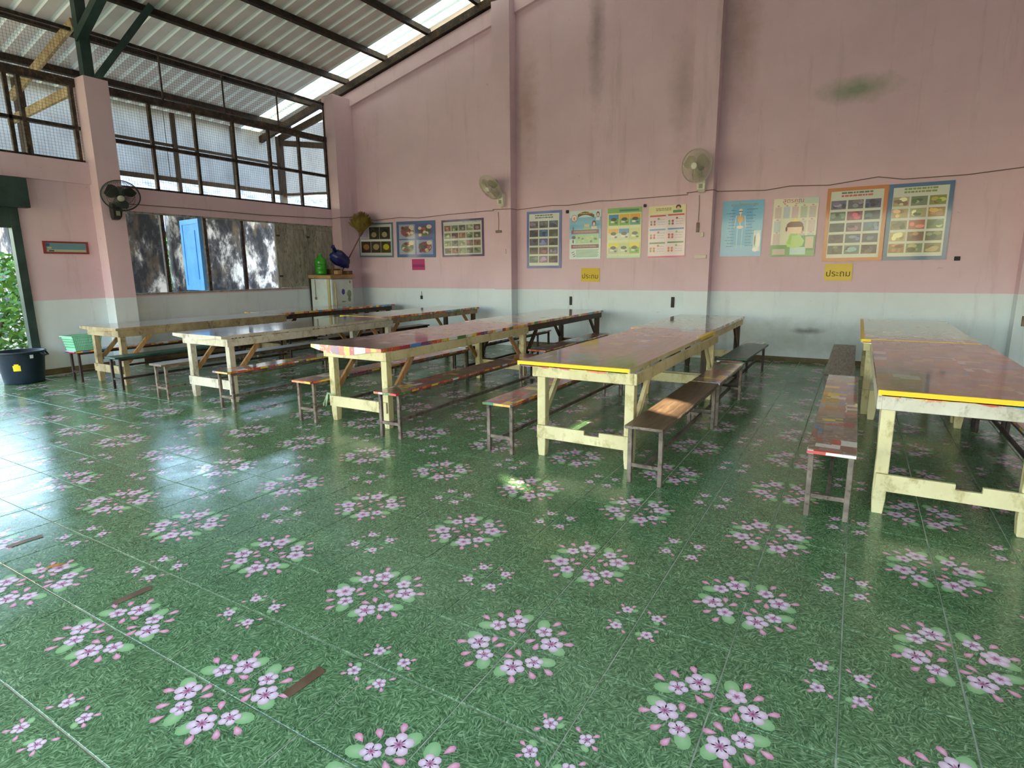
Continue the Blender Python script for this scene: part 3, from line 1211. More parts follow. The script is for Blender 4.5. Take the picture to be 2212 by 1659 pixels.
    # diagonal braces from each leg up to the side apron
    for (ya, sg) in ((fy0 + lt, 1), (fy1 - lt, -1)):
        for xa in (lx0 + 0.02, lx1 - 0.02):
            m = MB()
            m.beam((xa, ya + 0.005 * sg, 0.33), (xa, ya + sg * 0.34, 0.69), 0.03, 0.055, (0, -sg, 1))
            m.build('brace', w if brace is None else brace, t)
    return t


canteen_table('cream table with bright yellow tape along its near end, beside the brown plank bench', -2.08, -1.10, 1.46, 4.52, -1.92, -1.08, 'cream', brace=None, notch=True, tape=('near', 'corner'), worn=True, edge='cream_wood')
canteen_table('glossy far table meeting the worn cream table, reflecting the second pillar', -2.16, -1.16, 4.55, 6.98, -2.02, -1.20, 'cream', 'dark', brace='dark_wood')
canteen_table('rightmost table of the near line, pale frame and yellow taped end', 0.49, 1.44, 1.44, 4.34, 0.52, 1.32, 'white', 'cream', brace=None, notch=True, tape=('near',))
canteen_table('far right table with yellow tape round two sides, close to the back wall', 0.40, 1.40, 4.37, 7.12, 0.46, 1.32, 'cream', brace=None, tape=('left', 'near'))
canteen_table('middle row cream table whose colourful cover droops over the near end', -4.60, -3.61, 1.47, 4.42, -4.41, -3.60, 'cream', droop=0.055)
canteen_table('far table of the middle row with dark brown legs and braces', -4.70, -3.68, 4.45, 7.42, -4.52, -3.72, 'dark', brace='dark_wood')
canteen_table('white weathered table in the second row from the roller door', -7.15, -6.14, 1.47, 4.44, -6.95, -6.09, 'white', droop=0.03, worn='bare', edge='white_wood')
canteen_table('far table of the second row with a yellow tape seam', -7.34, -6.38, 4.47, 7.36, -7.20, -6.42, 'old', 'dark', tape=('near',))
canteen_table('leftmost brown weathered table, its bare top nearest the roller door', -9.46, -8.45, 1.43, 4.30, -9.26, -8.47, 'old', droop=0.02, worn='bare', edge='old_wood')
canteen_table('far table of the leftmost row, running towards the old fridge', -9.74, -8.78, 4.33, 7.50, -9.60, -8.86, 'dark', 'dark', brace='dark_wood')


# ================================================================== BENCHES
def bench(label, x, y0, y1, seat='patch_bench', leg='bench_leg', w=0.28, z=0.45, rz=0.0, side='patch_edge', th=0.024, rails=True):
    cy = (y0 + y1) / 2
    t = thing('bench', label, 'bench', (x, cy, 0), rz, 'low benches beside the tables')
    a, b = y0 - cy, y1 - cy
    m = MB()
    m.box(-w / 2, w / 2, a, b, z - th, z, mats=[1, 0, 1, 1, 1, 1])
    m.build('seat', [seat, side], t, bevel=0.003)
    d = w / 2 - 0.026
    lw = 0.032
    for ya in (a + 0.05, b - 0.05 - lw):
        for xa in (-d - lw / 2, d - lw / 2):
            m = MB()
            m.box(xa, xa + lw, ya, ya + lw, 0, z - th)
            m.build('leg', leg, t, bevel=0.003)
        m = MB()
        m.box(-d, d, ya + 0.006, ya + 0.026, 0.125, 0.152)
        m.build('end_stretcher', leg, t)
    m = MB()
    m.beam((0, a + 0.07, 0.138), (0, b - 0.07, 0.138), 0.022, 0.030)
    m.build('long_stretcher', leg, t)
    if rails:
        for sx in (-1, 1):
            m = MB()
            m.box(sx * d - 0.012, sx * d + 0.012, a + 0.06, b - 0.06, z - th - 0.030, z - th - 0.001)
            m.build('seat_rail', leg, t)
    return t


bench('plain brown plank bench with a sun patch beside the cream table', -0.905, 1.21, 3.12, 'brown_plank', side='bench_leg')
bench('short patchwork bench right behind the brown plank bench', -0.90, 3.15, 4.60)
bench('pinkish bench partly covered by a dark green plank near the back wall', -0.95, 4.63, 6.93, 'patch_bench', 'dark_leg')
gp = thing('bench_plank', 'dark green painted plank lying on the pinkish bench', 'plank', (-0.90, 5.50, 0.451), R(-1.5))
m = MB()
m.box(-0.15, 0.17, -0.78, 0.82, 0, 0.024)
m.build('plank', 'green_plank', gp, bevel=0.003)
m = MB()
for y in (-0.45, 0.45):
    m.box(0.145, 0.168, y, y + 0.06, -0.05, 0.0)
m.build('cleat', 'dark_leg', gp)
bench('collage bench in front of the rightmost table with blue capital letters near its end', 0.275, 1.19, 4.15, 'patch_bench', w=0.27)
bench('grey plank bench behind the collage bench of the rightmost row', 0.235, 4.18, 6.96, 'grey_plank', side='dark_leg')
bench('bench at the far right edge beyond the rightmost table', 1.53, 1.40, 4.20, 'patch_top', 'dark_leg')
bench('dark bench behind the one at the far right edge', 1.53, 4.25, 7.05, 'brown_plank', 'dark_leg', side='dark_leg')
bench('patchwork bench left of the cream table, blue and yellow near end', -2.235, 1.36, 4.20, 'patch_bench')
bench('far patchwork bench left of the glossy far table', -2.33, 4.30, 7.00, 'patch_top', 'dark_leg')
bench('patchwork bench right of the drooping-cover table, blue near end', -3.39, 1.25, 4.10, 'patch_bench')
bench('far patchwork bench right of the dark legged table', -3.50, 4.47, 6.95, 'patch_bench', 'dark_leg')
bench('patchwork bench left of the drooping-cover table, red and blue near end', -4.57, 1.28, 4.15, 'patch_bench')
bench('far collage bench left of the dark legged table', -4.70, 4.25, 7.05, 'patch_top', 'dark_leg')
bench('patchwork bench right of the white weathered table, blue end', -5.88, 1.24, 4.10, 'patch_bench')
bench('dark far bench right of the yellow seam table', -6.10, 4.50, 7.00, 'brown_plank', 'dark_leg', side='dark_leg')
bench('bare grey brown plank bench left of the white weathered table', -7.12, 1.19, 4.05, 'grey_plank', side='brown_plank', w=0.27)
bench('dark far bench left of the yellow seam table', -7.50, 4.20, 6.95, 'brown_plank', 'dark_leg', side='dark_leg')
bench('dark green painted bench right of the leftmost table', -8.31, 1.24, 4.15, 'green_plank', side='green_plank', leg='dark_leg')
bench('dark far bench behind the dark green bench', -8.60, 4.25, 7.05, 'brown_plank', 'dark_leg', side='dark_leg')
bench('bench with a yellow edge carrying the mint basket, nearest the left wall', -9.53, 1.28, 4.10, 'patch_bench', 'dark_leg')
bench('far bench along the left wall beneath the grey shutters', -9.90, 4.15, 6.40, 'patch_top', 'dark_leg')

# faded rag tied to a table leg
m = MB()
rnd = random.Random(4)
for k in range(14):
    x = rnd.uniform(-0.03, 0.03)
    m.tube([(0, 0, 0.30), (x * 0.5 - 0.01, -0.012, 0.25), (x - 0.035, -0.02 + rnd.uniform(-0.01, 0.01), 0.17 + rnd.uniform(-0.03, 0.03))], [0.008, 0.007, 0.003], 5)
m.tube([(0.0, -0.01, 0.30), (0.05, -0.012, 0.29), (0.085, 0.03, 0.295)], 0.008, 5)
o = m.build('rag', 'rag', loc=(-4.425, 1.50, 0.0))
tag(o, 'pale green frayed string rag tied to the leg of the drooping-cover table', 'rag')


# ================================================================== POSTERS ON THE BACK WALL
def rgb(*c):
    return lin(c)


class Sheet:
    """flat print drawn in 0..1 sheet coordinates, y up"""

    def __init__(s, w, h, y0):
        s.m = MB()
        s.w, s.h, s.y = w, h, y0
        s.k = 0

    def rect(s, x0, y0, x1, y1, c):
        s.k += 1
        y = s.y - 0.00004 * s.k
        s.m.poly([(x0 * s.w, y, y0 * s.h), (x1 * s.w, y, y0 * s.h), (x1 * s.w, y, y1 * s.h), (x0 * s.w, y, y1 * s.h)], 0, rgb(*c))

    def disc(s, cx, cy, rx, ry, c, n=14, a0=0.0, a1=2 * math.pi):
        s.k += 1
        y = s.y - 0.00004 * s.k
        full = abs(a1 - a0 - 2 * math.pi) < 1e-6
        cnt = n if full else n + 1
        pts = []
        for i in range(cnt):
            t = a0 + (a1 - a0) * i / n
            pts.append(((cx + rx * math.cos(t)) * s.w, y, (cy + ry * math.sin(t)) * s.h))
        s.m.poly(pts, 0, rgb(*c))

    def pts(s, P, c):
        s.k += 1
        y = s.y - 0.00004 * s.k
        s.m.poly([(x * s.w, y, z * s.h) for x, z in P], 0, rgb(*c))

    def photo(s, x0, y0, x1, y1, c, seed, dark=None):
        """a small printed picture: ground, a few soft lumps"""
        rn = random.Random(seed)
        s.rect(x0, y0, x1, y1, c)
        for k in range(5):
            rx, ry = (x1 - x0) * rn.uniform(0.12, 0.30), (y1 - y0) * rn.uniform(0.14, 0.30)
            cx = rn.uniform(x0 + rx, x1 - rx)
            cy = rn.uniform(y0 + ry, y1 - ry)
            f = rn.uniform(0.55, 1.65)
            cc = tuple(max(8, min(245, int(v * f + rn.uniform(-14, 14)))) for v in c)
            s.disc(cx, cy, rx, ry, cc, 9)

    def lines(s, x0, y0, x1, y1, n, c, seed=0, th=0.35):
        rn = random.Random(seed)
        for k in range(n):
            yy = y1 - (y1 - y0) * (k + 0.5) / n
            x = x0
            while x < x1 - 0.01:
                L = rn.uniform(0.03, 0.09)
                s.rect(x, yy - (y1 - y0) / n * th / 2, min(x + L, x1), yy + (y1 - y0) / n * th / 2, c)
                x += L + 0.012


def poster(name, label, cx, cz, w, h, border, draw, cat='poster', tilt=0.0, bw=0.035, base=(224, 222, 214), group='posters on the back wall', mat='poster_print', wavy=0.004):
    t = thing(name, label, cat, (cx, YB - 0.006, cz), 0, group)
    t.rotation_euler = (0, R(tilt), 0)
    # sheet, a thin slightly wavy board
    m = MB()
    n = 8
    for i in range(n):
        a, b = -w / 2 + w * i / n, -w / 2 + w * (i + 1) / n
        m.hexa([(a, -0.004, -h / 2), (b, -0.004, -h / 2), (b, 0, -h / 2), (a, 0, -h / 2), (a, -0.004, h / 2), (b, -0.004, h / 2), (b, 0, h / 2), (a, 0, h / 2)])
    for k in range(len(m.f)):
        m.c[k] = rgb(*base)
    m.build('sheet', mat, t)
    s = Sheet(w, h, -0.0046)
    draw(s)
    s.m.v = [(x - w / 2, y, z - h / 2) for x, y, z in s.m.v]
    s.m.build('print', mat, t)
    if border:
        m = MB()
        c = rgb(*border)
        y = -0.010
        m.box(-w / 2 - 0.004, w / 2 + 0.004, y, 0, h / 2 - bw, h / 2 + 0.004)
        m.box(-w / 2 - 0.004, w / 2 + 0.004, y, 0, -h / 2 - 0.004, -h / 2 + bw)
        m.box(-w / 2 - 0.004, -w / 2 + bw, y, 0, -h / 2 + bw, h / 2 - bw)
        m.box(w / 2 - bw, w / 2 + 0.004, y, 0, -h / 2 + bw, h / 2 - bw)
        for k in range(len(m.f)):
            m.c[k] = c
        m.build('frame', mat, t)
    return t


def d_fungi(s):
    s.rect(0.04, 0.04, 0.96, 0.96, (190, 196, 190))
    s.rect(0.05, 0.52, 0.29, 0.86, (168, 162, 176))
    s.lines(0.07, 0.6, 0.27, 0.8, 4, (100, 96, 170), 3)
    for i, (x, c) in enumerate(((0.31, (52, 46, 38)), (0.62, (48, 48, 40)))):
        s.photo(x, 0.53, x + 0.30, 0.88, c, 10 + i)
        s.disc(x + 0.14, 0.66, 0.08, 0.08, (150, 146, 100), 10)
    for i, c in enumerate(((44, 32, 26), (62, 50, 40), (70, 66, 28))):
        x = 0.06 + 0.295 * i
        s.photo(x, 0.13, x + 0.285, 0.46, c, 20 + i)
        s.disc(x + 0.15, 0.30, 0.09, 0.09, ((150, 110, 60), (160, 150, 100), (176, 170, 40))[i], 10)
    s.rect(0.04, 0.48, 0.96, 0.505, (222, 226, 222))


def d_food(s):
    s.rect(0.03, 0.03, 0.97, 0.97, (86, 104, 156))
    for i, (x, y) in enumerate(((0.06, 0.52), (0.52, 0.52), (0.06, 0.08), (0.52, 0.08))):
        s.rect(x, y, x + 0.42, y + 0.40, ((150, 158, 176), (92, 92, 150), (160, 164, 182), (150, 154, 186))[i])
        s.disc(x + 0.22, y + 0.2, 0.17, 0.15, ((140, 74, 86), (84, 92, 72), (96, 120, 84), (128, 72, 70))[i], 14)
        rn = random.Random(i)
        for k in range(9):
            s.disc(x + 0.22 + rn.uniform(-0.13, 0.13), y + 0.2 + rn.uniform(-0.11, 0.11), 0.045, 0.045, rn.choice(((170, 90, 96), (210, 196, 168), (70, 96, 62), (110, 50, 52), (196, 180, 120))), 8)
        s.disc(x + 0.33, y + 0.32, 0.07, 0.06, (206, 196, 170), 9)


def d_leaves(s):
    s.rect(0.04, 0.04, 0.96, 0.96, (196, 200, 192))
    s.lines(0.5, 0.91, 0.94, 0.95, 1, (90, 110, 130), 2)
    for r in range(4):
        for c in range(5):
            x, y = 0.06 + c * 0.178, 0.70 - r * 0.205
            s.photo(x, y, x + 0.16, y + 0.15, ((128, 92, 78), (112, 122, 92), (84, 86, 72), (122, 128, 100), (96, 74, 68))[(c + r * 3) % 5], r * 7 + c)


def grid_poster(cols, seed, ncol=3, nrow=5, title=((90, 84, 76),), top=0.84):
    def d(s):
        s.rect(0.06, 0.04, 0.94, 0.96, (206, 212, 200))
        for i, tc in enumerate(title):
            s.lines(0.24, top + 0.075 - i * 0.04, 0.76, top + 0.105 - i * 0.04, 1, tc, seed + i, 0.8)
        cw = 0.86 / ncol
        rh = (top - 0.07) / nrow
        for r in range(nrow):
            for c in range(ncol):
                x, y = 0.075 + c * cw, top - (r + 1) * rh
                s.photo(x, y + rh * 0.16, x + cw - 0.03, y + rh * 0.94, cols[(r * ncol + c) % len(cols)], seed * 31 + r * 5 + c)
    return d


def d_info(s):
    s.rect(0, 0, 1, 1, (196, 220, 222))
    s.rect(0, 0.42, 1, 0.86, (120, 182, 208))
    s.rect(0, 0.62, 1, 0.72, (96, 168, 200))
    s.lines(0.2, 0.70, 0.78, 0.84, 6, (150, 198, 216), 4, 0.3)
    for k in range(9):
        a = 2.05 - k * 0.12
        s.pts([(0.26 + k * 0.058, 0.86 + 0.05 * math.sin(k / 8 * math.pi)), (0.32 + k * 0.058, 0.86 + 0.05 * math.sin((k + 1) / 8 * math.pi)), (0.32 + k * 0.058, 0.925 + 0.05 * math.sin((k + 1) / 8 * math.pi)), (0.26 + k * 0.058, 0.925 + 0.05 * math.sin(k / 8 * math.pi))], (104, 76, 34))
    s.lines(0.34, 0.925, 0.74, 0.955, 1, (206, 176, 90), 5, 0.6)
    s.disc(0.15, 0.85, 0.095, 0.07, (150, 104, 92), 18)
    s.disc(0.15, 0.85, 0.082, 0.06, (232, 216, 208), 18)
    s.disc(0.15, 0.84, 0.03, 0.035, (190, 128, 110), 10)
    s.disc(0.90, 0.91, 0.05, 0.055, (52, 46, 44), 12)
    s.disc(0.90, 0.90, 0.032, 0.036, (222, 196, 180), 12)
    s.rect(0.84, 0.79, 0.96, 0.845, (226, 232, 232))
    s.disc(0.78, 0.73, 0.06, 0.06, (60, 54, 50), 12)
    s.disc(0.78, 0.715, 0.036, 0.04, (214, 184, 166), 12)
    s.rect(0.70, 0.62, 0.87, 0.67, (214, 206, 190))
    for k in range(3):
        s.disc(0.50 + k * 0.055, 0.69, 0.03, 0.035, (206, 194, 150), 10)
    s.disc(0.12, 0.64, 0.03, 0.04, (90, 110, 120), 8)
    s.rect(0.46, 0.605, 0.68, 0.65, (132, 186, 110))
    s.rect(0.06, 0.525, 0.94, 0.605, (110, 36, 44))
    s.lines(0.14, 0.545, 0.86, 0.585, 2, (222, 196, 190), 8, 0.3)
    s.rect(0.2, 0.325, 0.94, 0.51, (150, 196, 140))
    s.disc(0.14, 0.455, 0.065, 0.032, (44, 30, 36), 14)
    s.disc(0.12, 0.37, 0.03, 0.04, (90, 82, 80), 8)
    rn = random.Random(3)
    for k in range(11):
        s.disc(rn.uniform(0.28, 0.90), rn.uniform(0.36, 0.47), 0.04, 0.024, rn.choice(((84, 118, 84), (206, 218, 180), (98, 110, 96), (190, 204, 150), (120, 96, 90))), 9)
    s.rect(0.06, 0.225, 0.94, 0.305, (100, 36, 42))
    s.lines(0.12, 0.245, 0.86, 0.285, 2, (214, 196, 186), 9, 0.3)
    for k in range(6):
        s.rect(0.22, 0.185 - k * 0.027, 0.94 - 0.03 * (k % 2), 0.197 - k * 0.027, (88, 152, 100))
    for k in range(3):
        s.pts([(0.07 + k * 0.03, 0.14 - k * 0.04), (0.16 + k * 0.02, 0.165 - k * 0.04), (0.17 + k * 0.02, 0.15 - k * 0.04), (0.08 + k * 0.03, 0.125 - k * 0.04)], (96, 96, 92))


def d_scenes(s):
    s.rect(0, 0, 1, 1, (206, 218, 150))
    s.rect(0, 0.90, 1, 1, (128, 178, 96))
    s.rect(0.35, 0.925, 0.92, 0.965, (54, 128, 116))
    s.rect(0, 0, 1, 0.07, (176, 212, 176))
    sky = ((70, 140, 196), (220, 176, 70), (226, 160, 60), (226, 166, 50), (58, 128, 186), (196, 200, 120), (222, 208, 60), (190, 204, 130), (226, 206, 50))
    gnd = ((110, 172, 76), (120, 176, 84), (86, 160, 140), (206, 210, 190), (200, 208, 190), (176, 196, 120), (176, 186, 170), (190, 204, 170), (120, 178, 70))
    for r in range(3):
        for c in range(3):
            i = r * 3 + c
            x, y = 0.04 + c * 0.315, 0.655 - r * 0.285
            s.rect(x, y, x + 0.295, y + 0.215, gnd[i])
            s.rect(x, y + 0.125, x + 0.295, y + 0.215, sky[i])
            s.disc(x + 0.15, y + 0.12, 0.09, 0.035, (60, 78, 60), 10)
            s.disc(x + 0.11, y + 0.07, 0.06, 0.02, (226, 226, 206), 9)
            s.disc(x + 0.22, y + 0.05, 0.04, 0.02, (84, 96, 90), 8)
            s.lines(x, y - 0.05, x + 0.29, y - 0.01, 2, (226, 228, 206), i, 0.5)


def d_count(s):
    s.rect(0, 0, 1, 1, (222, 208, 214))
    s.rect(0, 0.84, 1, 1, (222, 218, 168))
    s.lines(0.2, 0.90, 0.62, 0.96, 2, (160, 152, 110), 1, 0.7)
    s.disc(0.8, 0.96, 0.07, 0.045, (74, 48, 40), 12)
    s.disc(0.8, 0.935, 0.045, 0.035, (222, 184, 160), 12)
    s.rect(0.66, 0.855, 0.9, 0.905, (70, 138, 100))
    for y, c in ((0.795, (198, 78, 58)), (0.53, (66, 128, 196)), (0.27, (80, 132, 74))):
        s.rect(0.04, y, 0.47, y + 0.03, c)
        s.rect(0.53, y + 0.006, 0.96, y + 0.036, c)
    s.rect(0, 0, 1, 0.03, (204, 90, 140))
    rn = random.Random(9)
    for bx in (0.05, 0.54):
        for by, c in ((0.60, (150, 52, 62)), (0.34, (190, 70, 62)), (0.08, (196, 120, 60))):
            for k in range(5):
                s.disc(bx + 0.03 + (k % 2) * 0.09 + (0.2 if k > 3 else 0), by + 0.05 + (k // 2) * 0.05, 0.03, 0.024, c if rn.random() > 0.2 else (120, 160, 80), 10)
            s.lines(bx + 0.2, by + 0.02, bx + 0.4, by + 0.16, 3, (176, 168, 180), int(by * 100), 0.25)


def d_skeleton(s):
    s.rect(0, 0, 1, 1, (120, 186, 222))
    s.rect(0.25, 0.12, 0.75, 0.9, (96, 172, 218))
    s.rect(0, 0, 1, 0.2, (132, 186, 226))
    bone = (226, 218, 200)
    s.disc(0.45, 0.81, 0.05, 0.045, bone, 14)
    s.rect(0.40, 0.795, 0.50, 0.812, (90, 92, 96))
    s.rect(0.44, 0.56, 0.465, 0.78, bone)
    for k in range(6):
        s.rect(0.37 + 0.008 * k, 0.72 - k * 0.022, 0.54 - 0.008 * k, 0.732 - k * 0.022, (224, 168, 84))
    s.disc(0.455, 0.665, 0.07, 0.05, (226, 166, 80), 12)
    s.disc(0.455, 0.525, 0.085, 0.03, bone, 12)
    for sx in (-1, 1):
        s.pts([(0.455 + sx * 0.09, 0.73), (0.455 + sx * 0.115, 0.73), (0.455 + sx * 0.155, 0.50), (0.455 + sx * 0.135, 0.50)], (176, 202, 214))
        s.pts([(0.455 + sx * 0.045, 0.51), (0.455 + sx * 0.075, 0.51), (0.455 + sx * 0.07, 0.14), (0.455 + sx * 0.05, 0.14)], (160, 198, 216))
    rn = random.Random(2)
    for k in range(13):
        y = 0.82 - k * 0.054
        s.lines(0.10 + rn.uniform(0, 0.12), y, 0.32, y + 0.018, 1, (60, 104, 140), k, 0.6)
        s.lines(0.60, y + 0.01, 0.72 + rn.uniform(0, 0.14), y + 0.028, 1, (60, 104, 140), k + 50, 0.6)
    s.rect(0.80, 0.09, 0.97, 0.46, (196, 222, 226))
    s.disc(0.91, 0.28, 0.055, 0.14, (238, 240, 240), 14)
    s.disc(0.84, 0.28, 0.02, 0.1, (140, 128, 116), 10)
    s.disc(0.86, 0.12, 0.07, 0.04, (238, 240, 238), 12)


def d_times(s):
    s.rect(0, 0, 1, 1, (226, 226, 204))
    s.rect(0.55, 0.9, 1, 1, (196, 214, 200))
    for r, (y, h, n) in enumerate(((0.66, 0.2, 5), (0.42, 0.2, 1), (0.20, 0.2, 1))):
        for c in range(5):
            if r and c in (1, 2):
                continue
            x = 0.04 + c * 0.192
            col = ((212, 196, 190), (196, 208, 212), (214, 196, 196), (190, 204, 182), (206, 200, 196))[(c + r) % 5]
            s.rect(x, y, x + 0.15, y + h, col)
            s.lines(x + 0.01, y + 0.01, x + 0.14, y + h - 0.01, 10, tuple(int(v * 0.9) for v in col), c + r * 9, 0.35)
            s.rect(x + 0.05, y + h + 0.005, x + 0.10, y + h + 0.025, (206, 150, 160))
    s.rect(0, 0.0, 1, 0.20, (120, 168, 112))
    s.rect(0.68, 0.1, 1, 0.36, (96, 150, 104))
    s.rect(0.05, 0.03, 0.34, 0.13, (204, 190, 178))
    s.rect(0.45, 0.03, 0.80, 0.16, (178, 214, 214))
    s.rect(0.78, 0.14, 0.96, 0.34, (208, 196, 176))
    # little girl in a green dress, no face
    s.pts([(0.35, 0.24), (0.42, 0.40), (0.60, 0.40), (0.76, 0.27), (0.72, 0.18), (0.55, 0.14), (0.38, 0.17)], (176, 214, 124))
    s.pts([(0.38, 0.22), (0.42, 0.36), (0.47, 0.37), (0.46, 0.20)], (150, 200, 80))
    s.disc(0.52, 0.46, 0.165, 0.085, (240, 212, 184), 20)
    s.disc(0.52, 0.535, 0.185, 0.075, (112, 54, 42), 20, 0.0, math.pi)
    s.rect(0.335, 0.505, 0.705, 0.538, (112, 54, 42))
    s.disc(0.335, 0.475, 0.022, 0.045, (112, 54, 42), 10)
    s.disc(0.705, 0.475, 0.022, 0.045, (112, 54, 42), 10)
    s.pts([(0.42, 0.60), (0.44, 0.65), (0.48, 0.615), (0.52, 0.67), (0.56, 0.615), (0.60, 0.65), (0.62, 0.60)], (236, 214, 110))
    s.rect(0.44, 0.36, 0.60, 0.395, (150, 196, 96))


def text_part(body, size, parent, loc, col_mat, width=None):
    c = bpy.data.curves.new('lettering', 'FONT')
    c.body = body
    c.size = size
    c.align_x = 'CENTER'
    c.align_y = 'CENTER'
    c.offset = 0.0
    tmp = bpy.data.objects.new('lettering_tmp', c)
    COL.objects.link(tmp)
    bpy.context.view_layer.update()
    dg = bpy.context.evaluated_depsgraph_get()
    me = bpy.data.meshes.new_from_object(tmp.evaluated_get(dg))
    bpy.data.objects.remove(tmp)
    me.materials.clear()
    me.materials.append(BW[col_mat])
    xs_ = [v.co.x for v in me.vertices]
    ys_ = [v.co.y for v in me.vertices]
    if xs_:
        mx, my = (min(xs_) + max(xs_)) / 2, (min(ys_) + max(ys_)) / 2
        k = (width / (max(xs_) - min(xs_))) if width else 1.0
        for v in me.vertices:
            v.co = Vector(((v.co.x - mx) * k, 0, (v.co.y - my) * k))
    o = bpy.data.objects.new('lettering', me)
    COL.objects.link(o)
    o.parent = parent
    o.location = loc
    return o


plain('ink_pink', (196, 84, 120), 0.5)
plain('ink_gold', (150, 128, 62), 0.5)
plain('ink_white', (226, 228, 222), 0.5)
plain('ink_wine', (150, 50, 96), 0.6)
GREY = [(84, 80, 88), (74, 66, 72), (72, 78, 98), (64, 54, 66), (58, 92, 136), (80, 78, 70), (74, 76, 82), (88, 92, 130), (66, 64, 58), (78, 74, 76), (112, 84, 92), (110, 106, 122), (70, 96, 92), (120, 104, 128), (92, 76, 72)]
REEF = [(104, 106, 126), (96, 96, 104), (92, 92, 126), (70, 92, 70), (134, 44, 70), (84, 88, 94), (46, 50, 48), (104, 78, 98), (104, 122, 150), (74, 66, 68), (82, 88, 116), (78, 82, 98), (82, 88, 78), (96, 122, 120), (70, 66, 72)]
ROCK = [(176, 160, 124), (112, 126, 98), (128, 132, 72), (170, 148, 96), (164, 156, 118), (148, 116, 52), (134, 128, 92), (168, 98, 80), (112, 128, 84), (184, 168, 116), (118, 86, 56), (92, 96, 66), (150, 116, 74), (118, 130, 90), (124, 116, 74)]

poster('poster', 'teal framed poster of yellow and dark mushroom photographs, half hidden by the broom', -9.74, 2.285, 1.08, 0.79, (92, 122, 134), d_fungi, tilt=1.2)
poster('poster', 'blue framed poster of four food platters', -8.515, 2.265, 1.12, 0.80, (76, 108, 146), d_food, tilt=1.0)
poster('poster', 'purple framed poster with rows of small leaf pictures', -7.21, 2.25, 1.10, 0.785, (82, 54, 100), d_leaves, tilt=-0.2, bw=0.04)
poster('poster', 'tall blue framed poster with five rows of three grey photographs, next to the first pillar', -5.215, 2.145, 0.77, 1.11, (78, 100, 168), grid_poster(GREY, 1, title=((90, 90, 80), (90, 90, 80))), tilt=0.3, bw=0.045)
poster('poster', 'pale blue poster with two dark red bars and a brown ribbon title', -4.32, 2.207, 0.655, 0.915, None, d_info)
poster('poster', 'green and yellow poster of nine small landscape pictures', -3.535, 2.215, 0.66, 0.91, None, d_scenes)
poster('poster', 'white poster with red, blue and green bars and small red objects, beside the second pillar', -2.736, 2.207, 0.67, 0.905, None, d_count, tilt=-0.5)
p8 = poster('poster', 'light blue poster of a skeleton with labels', -1.46, 2.207, 0.655, 0.915, None, d_skeleton, tilt=0.4)
text_part('ระบบโครงกระดูก', 0.07, p8, (0.02, -0.0065, 0.385), 'ink_gold', 0.42)
p9 = poster('poster', 'cream poster of a cartoon girl in a green dress among number tables', -0.658, 2.19, 0.655, 0.915, None, d_times, tilt=0.4)
text_part('สูตรคูณ', 0.09, p9, (-0.04, -0.0065, 0.405), 'ink_pink', 0.30)
poster('poster', 'orange framed poster with five rows of dark purple and grey photographs', 0.19, 2.202, 0.80, 1.105, (196, 126, 72), grid_poster(REEF, 2, title=((110, 110, 110), (196, 96, 80))), tilt=-0.3, bw=0.048)
poster('poster', 'steel blue framed poster with five rows of tan and green photographs, furthest right', 0.998, 2.203, 0.78, 1.10, (74, 112, 150), grid_poster(ROCK, 3, title=((128, 146, 84), (128, 146, 84))), tilt=-0.2, bw=0.05, base=(206, 200, 160))


def sign(label, cx, cz, w, h, c, body=None, ink='ink', tilt=0.0, textw=0.3, tz=0.0):
    t = poster('paper_sign', label, cx, cz, w, h, None, lambda s: s.rect(0.02, 0.02, 0.98, 0.98, c), 'sign', tilt, base=c, group='paper signs on the back wall', mat='paper_print')
    if body:
        text_part(body, 0.1, t, (0, -0.0060, tz), ink, textw)
    return t


sign('yellow paper sign with brown lettering under the pale blue poster', -4.20, 1.447, 0.385, 0.262, (218, 190, 78), 'ประถม', 'ink', 0.8, 0.33, -0.02)
sign('yellow paper sign with brown lettering under the orange framed poster', 0.032, 1.473, 0.385, 0.262, (230, 204, 104), 'ประถม', 'ink', 0.0, 0.33, -0.015)
ps = sign('magenta paper sign under the poster of food platters', -8.47, 1.698, 0.37, 0.248, (186, 70, 124), None)
sg = Sheet(0.37, 0.248, -0.0052)
sg.rect(0.03, 0.26, 0.97, 0.50, (158, 56, 108))
sg.m.v = [(x - 0.185, y, z - 0.124) for x, y, z in sg.m.v]
sg.m.build('band', 'paper_print', ps)
text_part('อนุบาล', 0.08, ps, (0, -0.0058, -0.03), 'ink_wine', 0.26)

# framed sign on the left wall
t = thing('framed_sign', 'long red framed sign on the wall beside the roller door', 'sign', (XL, 1.872, 1.968))
m = MB()
m.box(0.0, 0.012, -0.29, 0.29, -0.075, 0.075)
for k in range(len(m.f)):
    m.c[k] = rgb(104, 146, 160)
m.build('panel', 'poster_print', t)
m = MB()
for (a, b, c, d) in ((-0.31, 0.31, 0.07, 0.095), (-0.31, 0.31, -0.095, -0.07), (-0.31, -0.28, -0.07, 0.07), (0.28, 0.31, -0.07, 0.07)):
    m.box(0.0, 0.022, a, b, c, d)
m.build('frame', 'frame_red', t)
m = MB()
m.poly([(0.0125, -0.27, -0.065), (0.0125, 0.27, -0.065), (0.0125, 0.27, -0.03), (0.0125, -0.27, -0.03)], 0, rgb(186, 184, 150))
m.poly([(0.0128, -0.27, 0.02), (0.0128, -0.22, 0.02), (0.0128, -0.22, 0.06), (0.0128, -0.27, 0.06)], 0, rgb(70, 100, 150))
m.poly([(0.0128, -0.26, -0.02), (0.0128, -0.20, -0.02), (0.0128, -0.20, 0.008), (0.0128, -0.26, 0.008)], 0, rgb(186, 190, 130))
